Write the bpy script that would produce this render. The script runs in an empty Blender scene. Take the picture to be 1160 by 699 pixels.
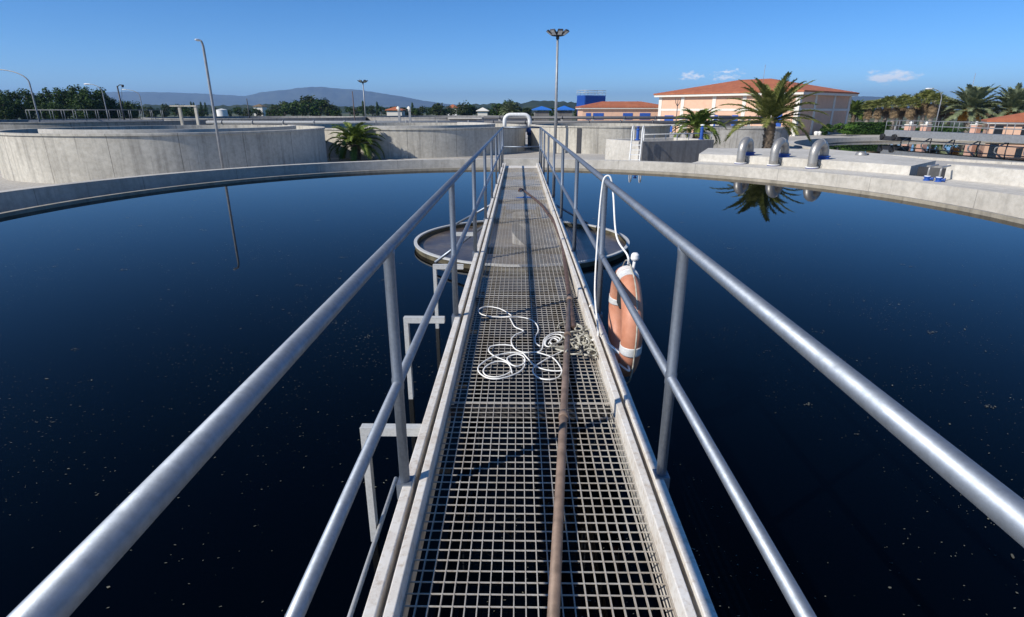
import bpy, math, random
from mathutils import Vector, Matrix
R = math.radians
rnd = random.Random(7)
S = bpy.context.scene
COL = S.collection

# ------------------------------------------------------------------ camera
F, HOR, CAMH = 644.0, 125.0, 1.5
PITCH = math.atan((349.5 - HOR) / F)
YAW = 8 / (F / math.cos(PITCH))
cam = bpy.data.cameras.new('camera'); co = bpy.data.objects.new('camera', cam); COL.objects.link(co)
cam.lens = 20; cam.sensor_width = 36; cam.clip_start = .05; cam.clip_end = 30000
co.location = (0, 0, CAMH); co.rotation_euler = (math.pi / 2 - PITCH, 0, YAW)
S.camera = co

def ray(px, py):
    x = (px - 580) / F; y = (349.5 - py) / F
    d = (x, math.cos(PITCH) + y * math.sin(PITCH), -math.sin(PITCH) + y * math.cos(PITCH))
    c, s = math.cos(YAW), math.sin(YAW)
    return Vector((c * d[0] - s * d[1], s * d[0] + c * d[1], d[2]))
def at(px, py, depth):                      # photo position + distance -> point of the place
    return Vector((0, 0, CAMH)) + ray(px, py) * depth
def on(px, py, z):                          # photo position on the horizontal plane z
    d = ray(px, py); t = (z - CAMH) / d.z
    return Vector((0, 0, CAMH)) + d * t
def cross_line(px, a, b):                   # where the view azimuth of px meets plan line a + t*b -> t
    d = ray(px, HOR)
    det = d.x * (-b.y) - d.y * (-b.x)
    return (d.x * a.y - d.y * a.x) / -det if False else (d.y * a.x - d.x * a.y) / (d.x * b.y - d.y * b.x)

# ------------------------------------------------------------------ mesh builder
class MB:
    def __init__(s): s.v = []; s.f = []; s.sm = []; s.mi = []; s.cur = 0
    def add(s, vs, fs, smooth=False):
        o = len(s.v); s.v += [tuple(v) for v in vs]
        for f in fs:
            s.f.append([i + o for i in f]); s.sm.append(smooth); s.mi.append(s.cur)
    def box(s, a, b, M=None):
        x0, y0, z0 = a; x1, y1, z1 = b
        vs = [Vector(p) for p in ((x0,y0,z0),(x1,y0,z0),(x1,y1,z0),(x0,y1,z0),(x0,y0,z1),(x1,y0,z1),(x1,y1,z1),(x0,y1,z1))]
        if M: vs = [M @ v for v in vs]
        s.add(vs, [(0,3,2,1),(4,5,6,7),(0,1,5,4),(1,2,6,5),(2,3,7,6),(3,0,4,7)])
    def tube(s, pts, r, n=10, caps=True, closed=False):
        pts = [Vector(p) for p in pts]; N = len(pts)
        rs = r if isinstance(r, (list, tuple)) else [r] * N
        T = []
        for i in range(N):
            if closed: t = pts[(i+1) % N] - pts[i-1]
            else: t = pts[min(i+1, N-1)] - pts[max(i-1, 0)]
            T.append(t.normalized())
        up = Vector((0,0,1)) if abs(T[0].z) < .9 else Vector((1,0,0))
        nrm = (up - T[0] * up.dot(T[0])).normalized()
        vs = []
        for i in range(N):
            nrm = (nrm - T[i] * nrm.dot(T[i])).normalized()
            b = T[i].cross(nrm)
            for k in range(n):
                a = 2 * math.pi * k / n
                vs.append(pts[i] + (nrm * math.cos(a) + b * math.sin(a)) * rs[i])
        fs = []
        for i in range(N if closed else N - 1):
            j = (i + 1) % N
            for k in range(n):
                k2 = (k + 1) % n
                fs.append((i*n+k, i*n+k2, j*n+k2, j*n+k))
        s.add(vs, fs, True)
        if caps and not closed:
            o = len(s.v) - len(vs)
            s.f.append([o + k for k in range(n)][::-1]); s.sm.append(False); s.mi.append(s.cur)
            s.f.append([o + (N-1)*n + k for k in range(n)]); s.sm.append(False); s.mi.append(s.cur)
    def lathe(s, prof, n=64, a0=0, a1=2*math.pi, smooth=True, c=(0,0,0), closed_prof=False, ends=False):
        full = abs(a1 - a0 - 2*math.pi) < 1e-6
        m = len(prof); cnt = n if full else n + 1
        vs = []
        for i in range(cnt):
            a = a0 + (a1 - a0) * i / n
            for (r, z) in prof: vs.append((c[0] + r*math.cos(a), c[1] + r*math.sin(a), c[2] + z))
        # each profile segment gets its own verts so that edges stay crisp
        for q in range(m if closed_prof else m - 1):
            p0, p1 = q, (q + 1) % m
            vv, ff = [], []
            for i in range(cnt): vv += [vs[i*m+p0], vs[i*m+p1]]
            for i in range(n):
                j = (i + 1) % cnt if full else i + 1
                ff.append((2*i, 2*j, 2*j+1, 2*i+1))
            s.add(vv, ff, smooth)
        if ends and not full:
            s.add(vs[:m], [list(range(m))]); s.add(vs[-m:], [list(range(m))[::-1]])
    def disc(s, r, z, n=96, c=(0,0)):
        s.add([(c[0]+r*math.cos(2*math.pi*i/n), c[1]+r*math.sin(2*math.pi*i/n), z) for i in range(n)], [list(range(n))])
    def build(s, name, mat, parent=None, loc=None, rz=0, bevel=0):
        me = bpy.data.meshes.new(name); me.from_pydata(s.v, [], s.f)
        mats = mat if isinstance(mat, (list, tuple)) else [mat]
        for m in mats: me.materials.append(m)
        me.polygons.foreach_set('use_smooth', s.sm)
        me.polygons.foreach_set('material_index', s.mi)
        me.update()
        o = bpy.data.objects.new(name, me); COL.objects.link(o)
        if parent: o.parent = parent
        if loc is not None: o.location = loc
        o.rotation_euler.z = rz
        if bevel:
            b = o.modifiers.new('bevel', 'BEVEL'); b.width = bevel; b.segments = 2; b.limit_method = 'ANGLE'; b.angle_limit = R(40)
        return o

def tag(o, label=None, cat=None, group=None, kind=None):
    if label: o['label'] = label
    if cat: o['category'] = cat
    if group: o['group'] = group
    if kind: o['kind'] = kind
    return o
def thing(name, label, cat, loc=(0,0,0), rz=0, group=None):
    o = bpy.data.objects.new(name, None); COL.objects.link(o)
    o.location = loc; o.rotation_euler.z = rz
    return tag(o, label, cat, group)
def kids(o): return [c for c in list(bpy.data.objects) if c.parent == o]
def dup(o, parent=None, ch=None):
    c = o.copy(); COL.objects.link(c); c.parent = parent
    for k in kids(o): dup(k, c)
    return c
def smooth_path(pts, n=8, closed=False):
    P = [Vector(p) for p in pts]; out = []; N = len(P)
    for i in range(N if closed else N - 1):
        if closed: a, b, c, d = P[i-1], P[i], P[(i+1) % N], P[(i+2) % N]
        else: a, b, c, d = P[max(i-1,0)], P[i], P[i+1], P[min(i+2,N-1)]
        for k in range(n):
            t = k / n
            out.append(.5*((2*b) + (c-a)*t + (2*a-5*b+4*c-d)*t*t + (3*b-a-3*c+d)*t**3))
    if not closed: out.append(P[-1])
    return out

# ------------------------------------------------------------------ materials
def newmat(name):
    m = bpy.data.materials.new(name); m.use_nodes = True
    nt = m.node_tree; b = nt.nodes['Principled BSDF']
    return m, nt, b
def N(nt, t, **kw):
    n = nt.nodes.new(t)
    for k, v in kw.items(): setattr(n, k, v)
    return n
def mapped(nt, scale, coord='Object'):
    tc = N(nt, 'ShaderNodeTexCoord'); mp = N(nt, 'ShaderNodeMapping')
    mp.inputs['Scale'].default_value = scale
    nt.links.new(tc.outputs[coord], mp.inputs[0]); return mp
def noise(nt, vec, scale, detail=4, rough=.6):
    n = N(nt, 'ShaderNodeTexNoise'); n.inputs['Scale'].default_value = scale
    n.inputs['Detail'].default_value = detail; n.inputs['Roughness'].default_value = rough
    nt.links.new(vec.outputs[0], n.inputs['Vector']); return n
def ramp(nt, fac, stops):
    r = N(nt, 'ShaderNodeValToRGB'); e = r.color_ramp.elements
    while len(e) < len(stops): e.new(.5)
    for i, (p, c) in enumerate(stops):
        e[i].position = p; e[i].color = (*c, 1) if len(c) == 3 else c
    nt.links.new(fac, r.inputs[0]); return r
def mix(nt, fac, a, b, mode='MIX'):
    m = N(nt, 'ShaderNodeMix', data_type='RGBA', blend_type=mode)
    for s, v in ((0, fac), (6, a), (7, b)):
        if hasattr(v, 'links'): nt.links.new(v, m.inputs[s])
        elif s == 0: m.inputs[0].default_value = v
        else: m.inputs[s].default_value = (*v, 1)
    return m.outputs[2]
def bump(nt, b, h, strength=.2, dist=.02):
    n = N(nt, 'ShaderNodeBump'); n.inputs['Strength'].default_value = strength; n.inputs['Distance'].default_value = dist
    nt.links.new(h, n.inputs['Height']); nt.links.new(n.outputs[0], b.inputs['Normal'])

def plain(name, col, rough=.6, metal=0, var=.12, scale=6, bmp=0):
    m, nt, b = newmat(name)
    mp = mapped(nt, (1,1,1)); n = noise(nt, mp, scale, 5)
    lo = tuple(c*(1-var*1.6) for c in col); hi = tuple(min(1, c*(1+var)) for c in col)
    r = ramp(nt, n.outputs[0], [(.3, lo), (.7, hi)])
    nt.links.new(r.outputs[0], b.inputs['Base Color'])
    b.inputs['Roughness'].default_value = rough; b.inputs['Metallic'].default_value = metal
    if bmp: bump(nt, b, n.outputs[0], bmp)
    return m

def concrete(name, base, streak=.5, joints=0, joint_w=.012, dark=(.07,.065,.06)):
    m, nt, b = newmat(name)
    mp = mapped(nt, (1,1,1)); n1 = noise(nt, mp, .35, 6, .65); n2 = noise(nt, mp, 5, 6, .7)
    c = ramp(nt, n1.outputs[0], [(.3, tuple(x*.78 for x in base)), (.55, base), (.75, tuple(min(1,x*1.12) for x in base))]).outputs[0]
    g = ramp(nt, n2.outputs[0], [(.35, (.72,.71,.69)), (.6, (1,1,1))]).outputs[0]
    c = mix(nt, .75, c, g, 'MULTIPLY')
    mp2 = mapped(nt, (1.3,1.3,.07)); n3 = noise(nt, mp2, 2.2, 5, .6)
    f = ramp(nt, n3.outputs[0], [(.5, (0,0,0)), (.72, (streak,)*3)]).outputs[0]
    c = mix(nt, f, c, dark)
    mp4 = mapped(nt, (1.3,1.3,.05)); n4 = noise(nt, mp4, 6, 3, .6)
    f = ramp(nt, n4.outputs[0], [(.6, (0,0,0)), (.7, (streak*.8,)*3)]).outputs[0]
    c = mix(nt, f, c, tuple(d*1.3 for d in dark))
    if joints:
        tc = N(nt, 'ShaderNodeTexCoord'); sp = N(nt, 'ShaderNodeSeparateXYZ'); nt.links.new(tc.outputs['Object'], sp.inputs[0])
        a = N(nt, 'ShaderNodeMath', operation='ARCTAN2'); nt.links.new(sp.outputs[1], a.inputs[0]); nt.links.new(sp.outputs[0], a.inputs[1])
        k = N(nt, 'ShaderNodeMath', operation='MULTIPLY'); k.inputs[1].default_value = joints / (2*math.pi); nt.links.new(a.outputs[0], k.inputs[0])
        fr = N(nt, 'ShaderNodeMath', operation='FRACT'); nt.links.new(k.outputs[0], fr.inputs[0])
        lt = N(nt, 'ShaderNodeMath', operation='LESS_THAN'); lt.inputs[1].default_value = joint_w; nt.links.new(fr.outputs[0], lt.inputs[0])
        ml = N(nt, 'ShaderNodeMath', operation='MULTIPLY'); ml.inputs[1].default_value = .65; nt.links.new(lt.outputs[0], ml.inputs[0])
        c = mix(nt, ml.outputs[0], c, dark)
    nt.links.new(c, b.inputs['Base Color']); b.inputs['Roughness'].default_value = .88
    bump(nt, b, n2.outputs[0], .25, .02)
    return m

def leafmat(name, a, b_, c_, scale=1.2):
    m, nt, b = newmat(name)
    mp = mapped(nt, (1,1,1)); n = noise(nt, mp, scale, 4, .7)
    g = N(nt, 'ShaderNodeNewGeometry')
    mx = N(nt, 'ShaderNodeMath', operation='ADD'); nt.links.new(n.outputs[0], mx.inputs[0])
    s = N(nt, 'ShaderNodeMath', operation='MULTIPLY_ADD'); s.inputs[1].default_value = .35; s.inputs[2].default_value = -.17
    nt.links.new(g.outputs['Random Per Island'], s.inputs[0]); nt.links.new(s.outputs[0], mx.inputs[1])
    r = ramp(nt, mx.outputs[0], [(.25, a), (.5, b_), (.75, c_)])
    nt.links.new(r.outputs[0], b.inputs['Base Color']); b.inputs['Roughness'].default_value = .6; b.inputs['Specular IOR Level'].default_value = .18
    t = N(nt, 'ShaderNodeBsdfTranslucent'); nt.links.new(r.outputs[0], t.inputs[0])
    ms = N(nt, 'ShaderNodeMixShader'); ms.inputs[0].default_value = .2
    nt.links.new(b.outputs[0], ms.inputs[1]); nt.links.new(t.outputs[0], ms.inputs[2])
    nt.links.new(ms.outputs[0], nt.nodes['Material Output'].inputs[0])
    return m

def water(name, col, rough=.015, b1=.02, ior=1.333):
    m, nt, b = newmat(name)
    b.inputs['Base Color'].default_value = (*col, 1); b.inputs['Roughness'].default_value = rough
    b.inputs['IOR'].default_value = ior
    mp = mapped(nt, (1,1,1)); n = noise(nt, mp, 1.6, 3, .5)
    bump(nt, b, n.outputs[0], b1, .02)
    return m

M = {}
M['conc'] = concrete('weathered_concrete', (.54,.505,.43), .45, 18, .010)
M['conc_dark'] = concrete('stained_concrete', (.33,.32,.30), .55, 12, .01)
M['conc_light'] = concrete('pale_concrete', (.58,.55,.49), .16)
M['rim'] = concrete('rim_concrete', (.555,.52,.455), .2, 26, .004)
M['wet'] = concrete('wet_concrete', (.36,.32,.25), .35)
M['galv'] = None
def galv(name, col, rough, metal):
    m, nt, b = newmat(name)
    mp = mapped(nt, (1,1,1)); n = noise(nt, mp, 9, 6, .7); n2 = noise(nt, mp, 70, 3, .6)
    c = ramp(nt, n.outputs[0], [(.3, tuple(x*.86 for x in col)), (.65, col)]).outputs[0]
    g = ramp(nt, n2.outputs[0], [(.3, (.8,.8,.79)), (.6, (1,1,1))]).outputs[0]
    c = mix(nt, .8, c, g, 'MULTIPLY')
    nt.links.new(c, b.inputs['Base Color']); b.inputs['Metallic'].default_value = metal
    rr = ramp(nt, n.outputs[0], [(.3, (rough*1.25,)*3), (.7, (rough*.85,)*3)]); nt.links.new(rr.outputs[0], b.inputs['Roughness'])
    bump(nt, b, n2.outputs[0], .06, .004)
    return m
M['galv'] = galv('galvanised_tube', (.29,.325,.375), .50, .78)
M['galv_pale'] = galv('dull_galvanised_steel', (.60,.60,.58), .6, .2)
def beam_mat():
    m, nt, b = newmat('weathered_beam_steel')
    mp = mapped(nt, (1,1,1)); n = noise(nt, mp, 5, 7, .75); n2 = noise(nt, mp, 38, 4, .7)
    c = ramp(nt, n.outputs[0], [(.30, (.56,.49,.41)), (.5, (.70,.66,.59)), (.7, (.75,.73,.69))]).outputs[0]
    g = ramp(nt, n2.outputs[0], [(.30, (.72,.64,.56)), (.5, (1,1,1))]).outputs[0]
    c = mix(nt, .8, c, g, 'MULTIPLY')
    nt.links.new(c, b.inputs['Base Color']); b.inputs['Roughness'].default_value = .75; b.inputs['Metallic'].default_value = .1
    bump(nt, b, n2.outputs[0], .2, .004); return m
M['beam'] = beam_mat()
def grating_mat():
    m, nt, b = newmat('grating_steel')
    mp = mapped(nt, (1,1,1), 'Object'); n = noise(nt, mp, 2.3, 6, .7); n2 = noise(nt, mp, 60, 3, .7)
    c = ramp(nt, n.outputs[0], [(.3, (.36,.31,.25)), (.5, (.49,.455,.40)), (.7, (.60,.58,.53))]).outputs[0]
    g = ramp(nt, n2.outputs[0], [(.3, (.7,.62,.54)), (.5, (1,1,1))]).outputs[0]
    c = mix(nt, .8, c, g, 'MULTIPLY')
    nt.links.new(c, b.inputs['Base Color']); b.inputs['Roughness'].default_value = .62; b.inputs['Metallic'].default_value = .25
    return m
M['grating'] = grating_mat()
M['stainless'] = galv('brushed_stainless', (.40,.385,.36), .45, .6)
M['white_pipe'] = plain('white_painted_pipe', (.72,.72,.70), .45)
M['dark_pipe'] = plain('dark_grey_pipe', (.10,.10,.105), .5)
M['grey_pipe'] = plain('mid_grey_pipe', (.26,.27,.28), .6, .1)
M['blue'] = plain('blue_paint', (.018,.085,.36), .5)
M['blue_dark'] = plain('navy_flange_paint', (.012,.03,.20), .45)
M['blue_roof'] = plain('blue_sheet', (.03,.16,.55), .5)
M['white'] = plain('white_paint', (.78,.77,.74), .55, var=.05)
M['black'] = plain('black_rubber', (.02,.02,.02), .6)
M['dark'] = plain('dark_metal', (.05,.05,.055), .5, .3)
M['lampgrey'] = plain('lamp_pole_grey', (.30,.31,.32), .5, .3)
M['peach'] = plain('peach_render', (.66,.42,.29), .9, var=.06, scale=1.5, bmp=.05)
M['trim'] = plain('cream_trim', (.70,.66,.58), .8, var=.05)
M['pinkpost'] = plain('pink_render', (.60,.36,.27), .9, var=.06)
M['glass'] = plain('dark_window', (.02,.022,.025), .15)
def rooftile():
    m, nt, b = newmat('terracotta_tiles')
    mp = mapped(nt, (1,1,1)); n = noise(nt, mp, 1.1, 5, .7); n2 = noise(nt, mp, 9, 3, .7)
    c = ramp(nt, n.outputs[0], [(.3, (.33,.10,.045)), (.55, (.44,.14,.06)), (.75, (.50,.19,.09))]).outputs[0]
    g = ramp(nt, n2.outputs[0], [(.35, (.7,.66,.62)), (.6, (1,1,1))]).outputs[0]
    c = mix(nt, .8, c, g, 'MULTIPLY'); nt.links.new(c, b.inputs['Base Color'])
    b.inputs['Roughness'].default_value = .85
    bump(nt, b, n2.outputs[0], .4, .05)
    return m
M['tiles'] = rooftile()
def orange_mat():
    m, nt, b = newmat('faded_orange_buoy')
    mp = mapped(nt, (1,1,1)); n = noise(nt, mp, 7, 6, .7)
    c = ramp(nt, n.outputs[0], [(.3, (.42,.16,.085)), (.55, (.54,.235,.14)), (.75, (.58,.31,.21))])
    nt.links.new(c.outputs[0], b.inputs['Base Color']); b.inputs['Roughness'].default_value = .55; return m
M['orange'] = orange_mat()
M['reflective'] = plain('white_band', (.62,.62,.60), .4, var=.15, scale=20)
M['rope'] = plain('white_rope', (.80,.79,.75), .8, var=.08, scale=40)
M['rope_old'] = plain('grey_rope', (.42,.40,.33), .9, var=.25, scale=30)
M['rust_pipe'] = plain('rusty_brown_pipe', (.25,.175,.13), .6, .2, var=.3, scale=9, bmp=.15)
M['hose'] = plain('dark_brown_hose', (.10,.06,.045), .65, var=.35, scale=15)
M['straw'] = plain('dry_palm_leaf', (.20,.14,.075), .9, var=.4, scale=2)
M['fruit'] = plain('orange_date_stalks', (.62,.30,.03), .7, var=.3, scale=2)
M['bark'] = plain('palm_bark', (.14,.105,.075), .95, var=.5, scale=4, bmp=.5)
M['bark_pale'] = plain('pale_palm_bark', (.30,.26,.22), .95, var=.3, scale=4, bmp=.5)
M['palm'] = leafmat('palm_leaf', (.065,.083,.018), (.15,.17,.042), (.32,.32,.11), 1.0)
M['palm_dark'] = leafmat('short_palm_leaf', (.048,.083,.015), (.105,.16,.028), (.24,.28,.065), 1.0)
M['palm_grey'] = leafmat('grey_palm_leaf', (.10,.125,.065), (.18,.215,.115), (.30,.33,.19), 1.0)
M['leaf'] = leafmat('tree_leaf', (.012,.030,.005), (.027,.058,.010), (.062,.105,.019), .5)
M['leaf2'] = leafmat('bush_leaf', (.022,.035,.010), (.040,.060,.018), (.075,.095,.03), .5)
M['hedge'] = leafmat('hedge_leaf', (.015,.040,.008), (.030,.070,.012), (.055,.11,.02), 1.2)
M['bushlight'] = leafmat('light_bush_leaf', (.035,.075,.012), (.06,.13,.02), (.10,.19,.03), 1.2)
M['water'] = water('tank_water', (.0001,.0006,.0016), .012, .010, 1.16)
M['water2'] = water('other_tank_water', (.004,.007,.010), .02, .015)
def scum():
    m, nt, b = newmat('scum_water')
    mp = mapped(nt, (1,1,1)); n = noise(nt, mp, 1.5, 7, .7); n2 = noise(nt, mp, 9, 5, .7)
    c = ramp(nt, n.outputs[0], [(.35, (.045,.035,.035)), (.52, (.10,.08,.065)), (.7, (.19,.15,.10))]).outputs[0]
    g = ramp(nt, n2.outputs[0], [(.35, (.6,.6,.6)), (.6, (1,1,1))]).outputs[0]
    nt.links.new(mix(nt, .8, c, g, 'MULTIPLY'), b.inputs['Base Color']); b.inputs['Roughness'].default_value = .35
    bump(nt, b, n2.outputs[0], .15, .02); return m
M['scum'] = scum()
M['fleck'] = plain('scum_fleck', (.13,.125,.09), .8, var=.5, scale=3)
def groundmat():
    m, nt, b = newmat('fields')
    mp = mapped(nt, (1,1,1)); n = noise(nt, mp, .012, 6, .6); n2 = noise(nt, mp, .6, 5, .7)
    c = ramp(nt, n.outputs[0], [(.35, (.035,.055,.016)), (.5, (.07,.085,.03)), (.62, (.17,.14,.08))]).outputs[0]
    g = ramp(nt, n2.outputs[0], [(.35, (.6,.6,.6)), (.6, (1,1,1))]).outputs[0]
    nt.links.new(mix(nt, .8, c, g, 'MULTIPLY'), b.inputs['Base Color']); b.inputs['Roughness'].default_value = .95
    return m
M['ground'] = groundmat()
def pavemat():
    m, nt, b = newmat('pale_paving')
    mp = mapped(nt, (1,1,1)); n = noise(nt, mp, .25, 6, .65); n2 = noise(nt, mp, 7, 6, .75)
    c = ramp(nt, n.outputs[0], [(.3, (.36,.33,.29)), (.55, (.46,.435,.39)), (.75, (.52,.50,.46))]).outputs[0]
    g = ramp(nt, n2.outputs[0], [(.35, (.6,.58,.56)), (.6, (1,1,1))]).outputs[0]
    nt.links.new(mix(nt, .8, c, g, 'MULTIPLY'), b.inputs['Base Color']); b.inputs['Roughness'].default_value = .95
    bump(nt, b, n2.outputs[0], .5, .03); return m
M['paving'] = pavemat()
M['hill'] = leafmat('wooded_slope', (.020,.032,.012), (.035,.050,.02), (.07,.08,.035), .02)
M['mountain'] = plain('rocky_slope', (.065,.075,.055), .95, var=.4, scale=.004)

# ------------------------------------------------------------------ world + sun
SUNV = Vector((-.98/1.204*1.347, -.70/1.204*1.347, 1)).normalized()     # towards the sun
EL = math.asin(SUNV.z); AZ = math.atan2(SUNV.x, SUNV.y)
w = bpy.data.worlds.new('World'); S.world = w; w.use_nodes = True
nt = w.node_tree; bg = nt.nodes['Background']
sky = N(nt, 'ShaderNodeTexSky'); sky.sky_type = 'NISHITA'; sky.sun_disc = False
sky.sun_elevation = EL; sky.sun_rotation = AZ
sky.air_density = .6; sky.dust_density = 0; sky.ozone_density = 6
bg.inputs[1].default_value = .127
# two small groups of real far-off clouds, in fixed compass directions of the sky
tc = N(nt, 'ShaderNodeTexCoord')
def cloud(px, py, wx, wy, scale):
    d = ray(px, py).normalized()
    rt = Vector((d.y, -d.x, 0)).normalized(); up = rt.cross(d).normalized()
    if up.z < 0: up = -up
    def dotn(v, sc):
        n = N(nt, 'ShaderNodeVectorMath', operation='DOT_PRODUCT'); nt.links.new(tc.outputs['Generated'], n.inputs[0]); n.inputs[1].default_value = v
        m2 = N(nt, 'ShaderNodeMath', operation='DIVIDE'); nt.links.new(n.outputs['Value'], m2.inputs[0]); m2.inputs[1].default_value = sc
        return m2.outputs[0]
    def sub(s, v):
        m2 = N(nt, 'ShaderNodeMath', operation='SUBTRACT'); nt.links.new(s, m2.inputs[0]); m2.inputs[1].default_value = v; return m2.outputs[0]
    def sq(s):
        m2 = N(nt, 'ShaderNodeMath', operation='MULTIPLY'); nt.links.new(s, m2.inputs[0]); nt.links.new(s, m2.inputs[1]); return m2.outputs[0]
    x = dotn(rt, wx); y = dotn(up, wy)
    ad = N(nt, 'ShaderNodeMath', operation='ADD'); nt.links.new(sq(x), ad.inputs[0]); nt.links.new(sq(y), ad.inputs[1])
    mp = N(nt, 'ShaderNodeMapping'); mp.inputs['Scale'].default_value = (1,1,2.2); nt.links.new(tc.outputs['Generated'], mp.inputs[0])
    n = noise(nt, mp, scale, 7, .62)
    a = N(nt, 'ShaderNodeMath', operation='MULTIPLY_ADD'); nt.links.new(ad.outputs[0], a.inputs[0]); a.inputs[1].default_value = -.24; nt.links.new(n.outputs[0], a.inputs[2])
    fr = N(nt, 'ShaderNodeVectorMath', operation='DOT_PRODUCT'); nt.links.new(tc.outputs['Generated'], fr.inputs[0]); fr.inputs[1].default_value = d
    gt = N(nt, 'ShaderNodeMath', operation='GREATER_THAN'); nt.links.new(fr.outputs['Value'], gt.inputs[0]); gt.inputs[1].default_value = .5
    r = ramp(nt, a.outputs[0], [(.36, (0,0,0)), (.53, (1,1,1))])
    o = N(nt, 'ShaderNodeMath', operation='MULTIPLY'); nt.links.new(r.outputs[0], o.inputs[0]); nt.links.new(gt.outputs[0], o.inputs[1])
    return o.outputs[0]
px = 1 / 720
hs = N(nt, 'ShaderNodeHueSaturation'); hs.inputs['Saturation'].default_value = 1.18; nt.links.new(sky.outputs[0], hs.inputs['Color'])
skyc = hs.outputs[0]
for c in (cloud(786, 86, 19*px, 6*px, 80), cloud(824, 85, 20*px, 7*px, 75), cloud(1003, 87, 34*px, 8*px, 60)):
    fm = N(nt, 'ShaderNodeMath', operation='MULTIPLY'); nt.links.new(c, fm.inputs[0]); fm.inputs[1].default_value = .85
    skyc = mix(nt, fm.outputs[0], skyc, (9.0, 9.2, 9.6))
nt.links.new(skyc, bg.inputs[0])
sun = bpy.data.lights.new('sun', 'SUN'); sun.energy = 4.9; sun.angle = R(.53); sun.color = (1, .95, .87)
so = bpy.data.objects.new('sun', sun); COL.objects.link(so); so.location = (-30, -20, 40)
so.rotation_euler = (-SUNV).to_track_quat('-Z', 'Y').to_euler()

S.view_settings.view_transform = 'Standard'; S.view_settings.look = 'None'; S.view_settings.exposure = .2; S.view_settings.gamma = 1
S.view_settings.use_curve_mapping = False
S.cycles.max_bounces = 8; S.cycles.use_denoising = True

# ------------------------------------------------------------------ ground
GZ = -1.7
TC = Vector((-.45, 12.05, 0)); TR = 10.75; WZ = -.7; RZ = -.45; TO = 12.75
FC = Vector((46.7, 51, 0)); FR = 21.0
def annulus(radii, z, n=96):
    mb = MB(); vs = []; fs = []
    for r in radii:
        for i in range(n): vs.append((FC.x + r*math.cos(2*math.pi*i/n), FC.y + r*math.sin(2*math.pi*i/n), z))
    for k in range(len(radii)-1):
        for i in range(n):
            j = (i+1) % n; fs.append((k*n+i, (k+1)*n+i, (k+1)*n+j, k*n+j))
    mb.add(vs, fs); return mb
tag(annulus([21.2, 40, 90, 200, 600, 2000, 6000, 11000], GZ-.004).build('ground', M['ground']), 'flat green and tan fields running to the horizon', None, kind='structure')
tag(annulus([21.2, 40, 70, 82], GZ).build('paving', M['paving']), 'pale gravel and concrete paving between the tanks', None, kind='structure')

# ------------------------------------------------------------------ main tank
tank = thing('clarifier_tank', 'wide round concrete tank rim around the dark water under the footbridge', 'tank', (TC.x, TC.y, 0))
mb = MB(); mb.lathe([(TO+.36, -1.9), (TO+.36, RZ), (TO, RZ), (TO, -1.6)], 192); mb.build('outer_wall', M['rim'], tank)
mb = MB(); mb.lathe([(TR, -2.2), (TR, -.615), (TR+.13, -.615), (TR+.13, -1.6)], 192); mb.build('weir_wall', M['wet'], tank)
mb = MB(); mb.lathe([(TR+.12, -1.12), (TO+.01, -1.12)], 192, smooth=False); mb.build('channel_water', M['water2'], tank)
mb = MB(); mb.disc(TR+.02, WZ, 192); tag(mb.build('water', M['water'], None, (TC.x, TC.y, 0)), 'still dark blue water filling the wide round tank', None, kind='structure')
# scum flecks
mb = MB()
def fleck(x, y, s, st, ro, z):
    n = rnd.randint(4, 6); pts = []
    for k in range(n):
        q = 2*math.pi*k/n; r2 = s*rnd.uniform(.5, 1.2); u, v = r2*math.cos(q)*st, r2*math.sin(q)
        pts.append((x + u*math.cos(ro) - v*math.sin(ro), y + u*math.sin(ro) + v*math.cos(ro), z))
    mb.add(pts, [list(range(n))])
for i in range(75000):
    a = rnd.uniform(0, 2*math.pi); rr = TR*math.sqrt(rnd.random())*.99
    x, y = rr*math.cos(a), rr*math.sin(a)
    cl = math.sin(x*1.3+1.1*math.sin(y*.9))*math.sin(y*1.1+x*.4) + .7*math.sin(3*x+2.2*y+1.5*math.sin(1.7*y))
    if rnd.random() > .30 + .42*cl: continue
    s_ = rnd.uniform(.0014, .0036) if rnd.random() < .97 else rnd.uniform(.004, .008)
    fleck(x, y, s_, rnd.uniform(1, 3), rnd.gauss(.5, .5), WZ + .003 + rnd.random()*.003)
for i in range(120):
    a = rnd.uniform(0, 2*math.pi); rr = TR*math.sqrt(rnd.random())*.97; x, y = rr*math.cos(a), rr*math.sin(a); g = rnd.uniform(.010, .030)
    for k in range(rnd.randint(8, 22)): fleck(x + rnd.gauss(0, g*1.6), y + rnd.gauss(0, g), rnd.uniform(.002, .007), rnd.uniform(1, 2), rnd.uniform(0, 3), WZ + .003 + rnd.random()*.004)
tag(mb.build('scum_fleck', M['fleck'], None, (TC.x, TC.y, 0)), 'tiny pale flecks of scum drifting on the dark tank water', 'scum', kind='stuff')

# scum ring
RC = Vector((.05, 9.75, 0)); RR = 1.83
ring = thing('feed_well', 'round steel ring wall standing in the water below the footbridge', 'tank ring', (RC.x, RC.y, 0))
mb = MB(); mb.lathe([(RR, -1.3), (RR, -.625), (RR-.03, -.625), (RR-.03, -1.3)], 96)
mb.build('ring_wall', plain('ring_steel', (.10,.085,.05), .8, .1, var=.45, scale=4), ring)
mb = MB(); mb.lathe([(RR-.035, -.624), (RR+.018, -.624), (RR+.018, -.60), (RR-.035, -.60)], 96, closed_prof=True); mb.build('lip', M['galv_pale'], ring)
mb = MB(); mb.disc(RR-.03, -.685, 96); mb.build('scum_surface', M['scum'], ring)

# ------------------------------------------------------------------ footbridge
XL, XR, Y0, Y1 = -.47, .61, -1.0, 17.25
bridge = thing('footbridge', 'narrow steel footbridge with grating deck and tube handrails over the water', 'footbridge')
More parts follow.
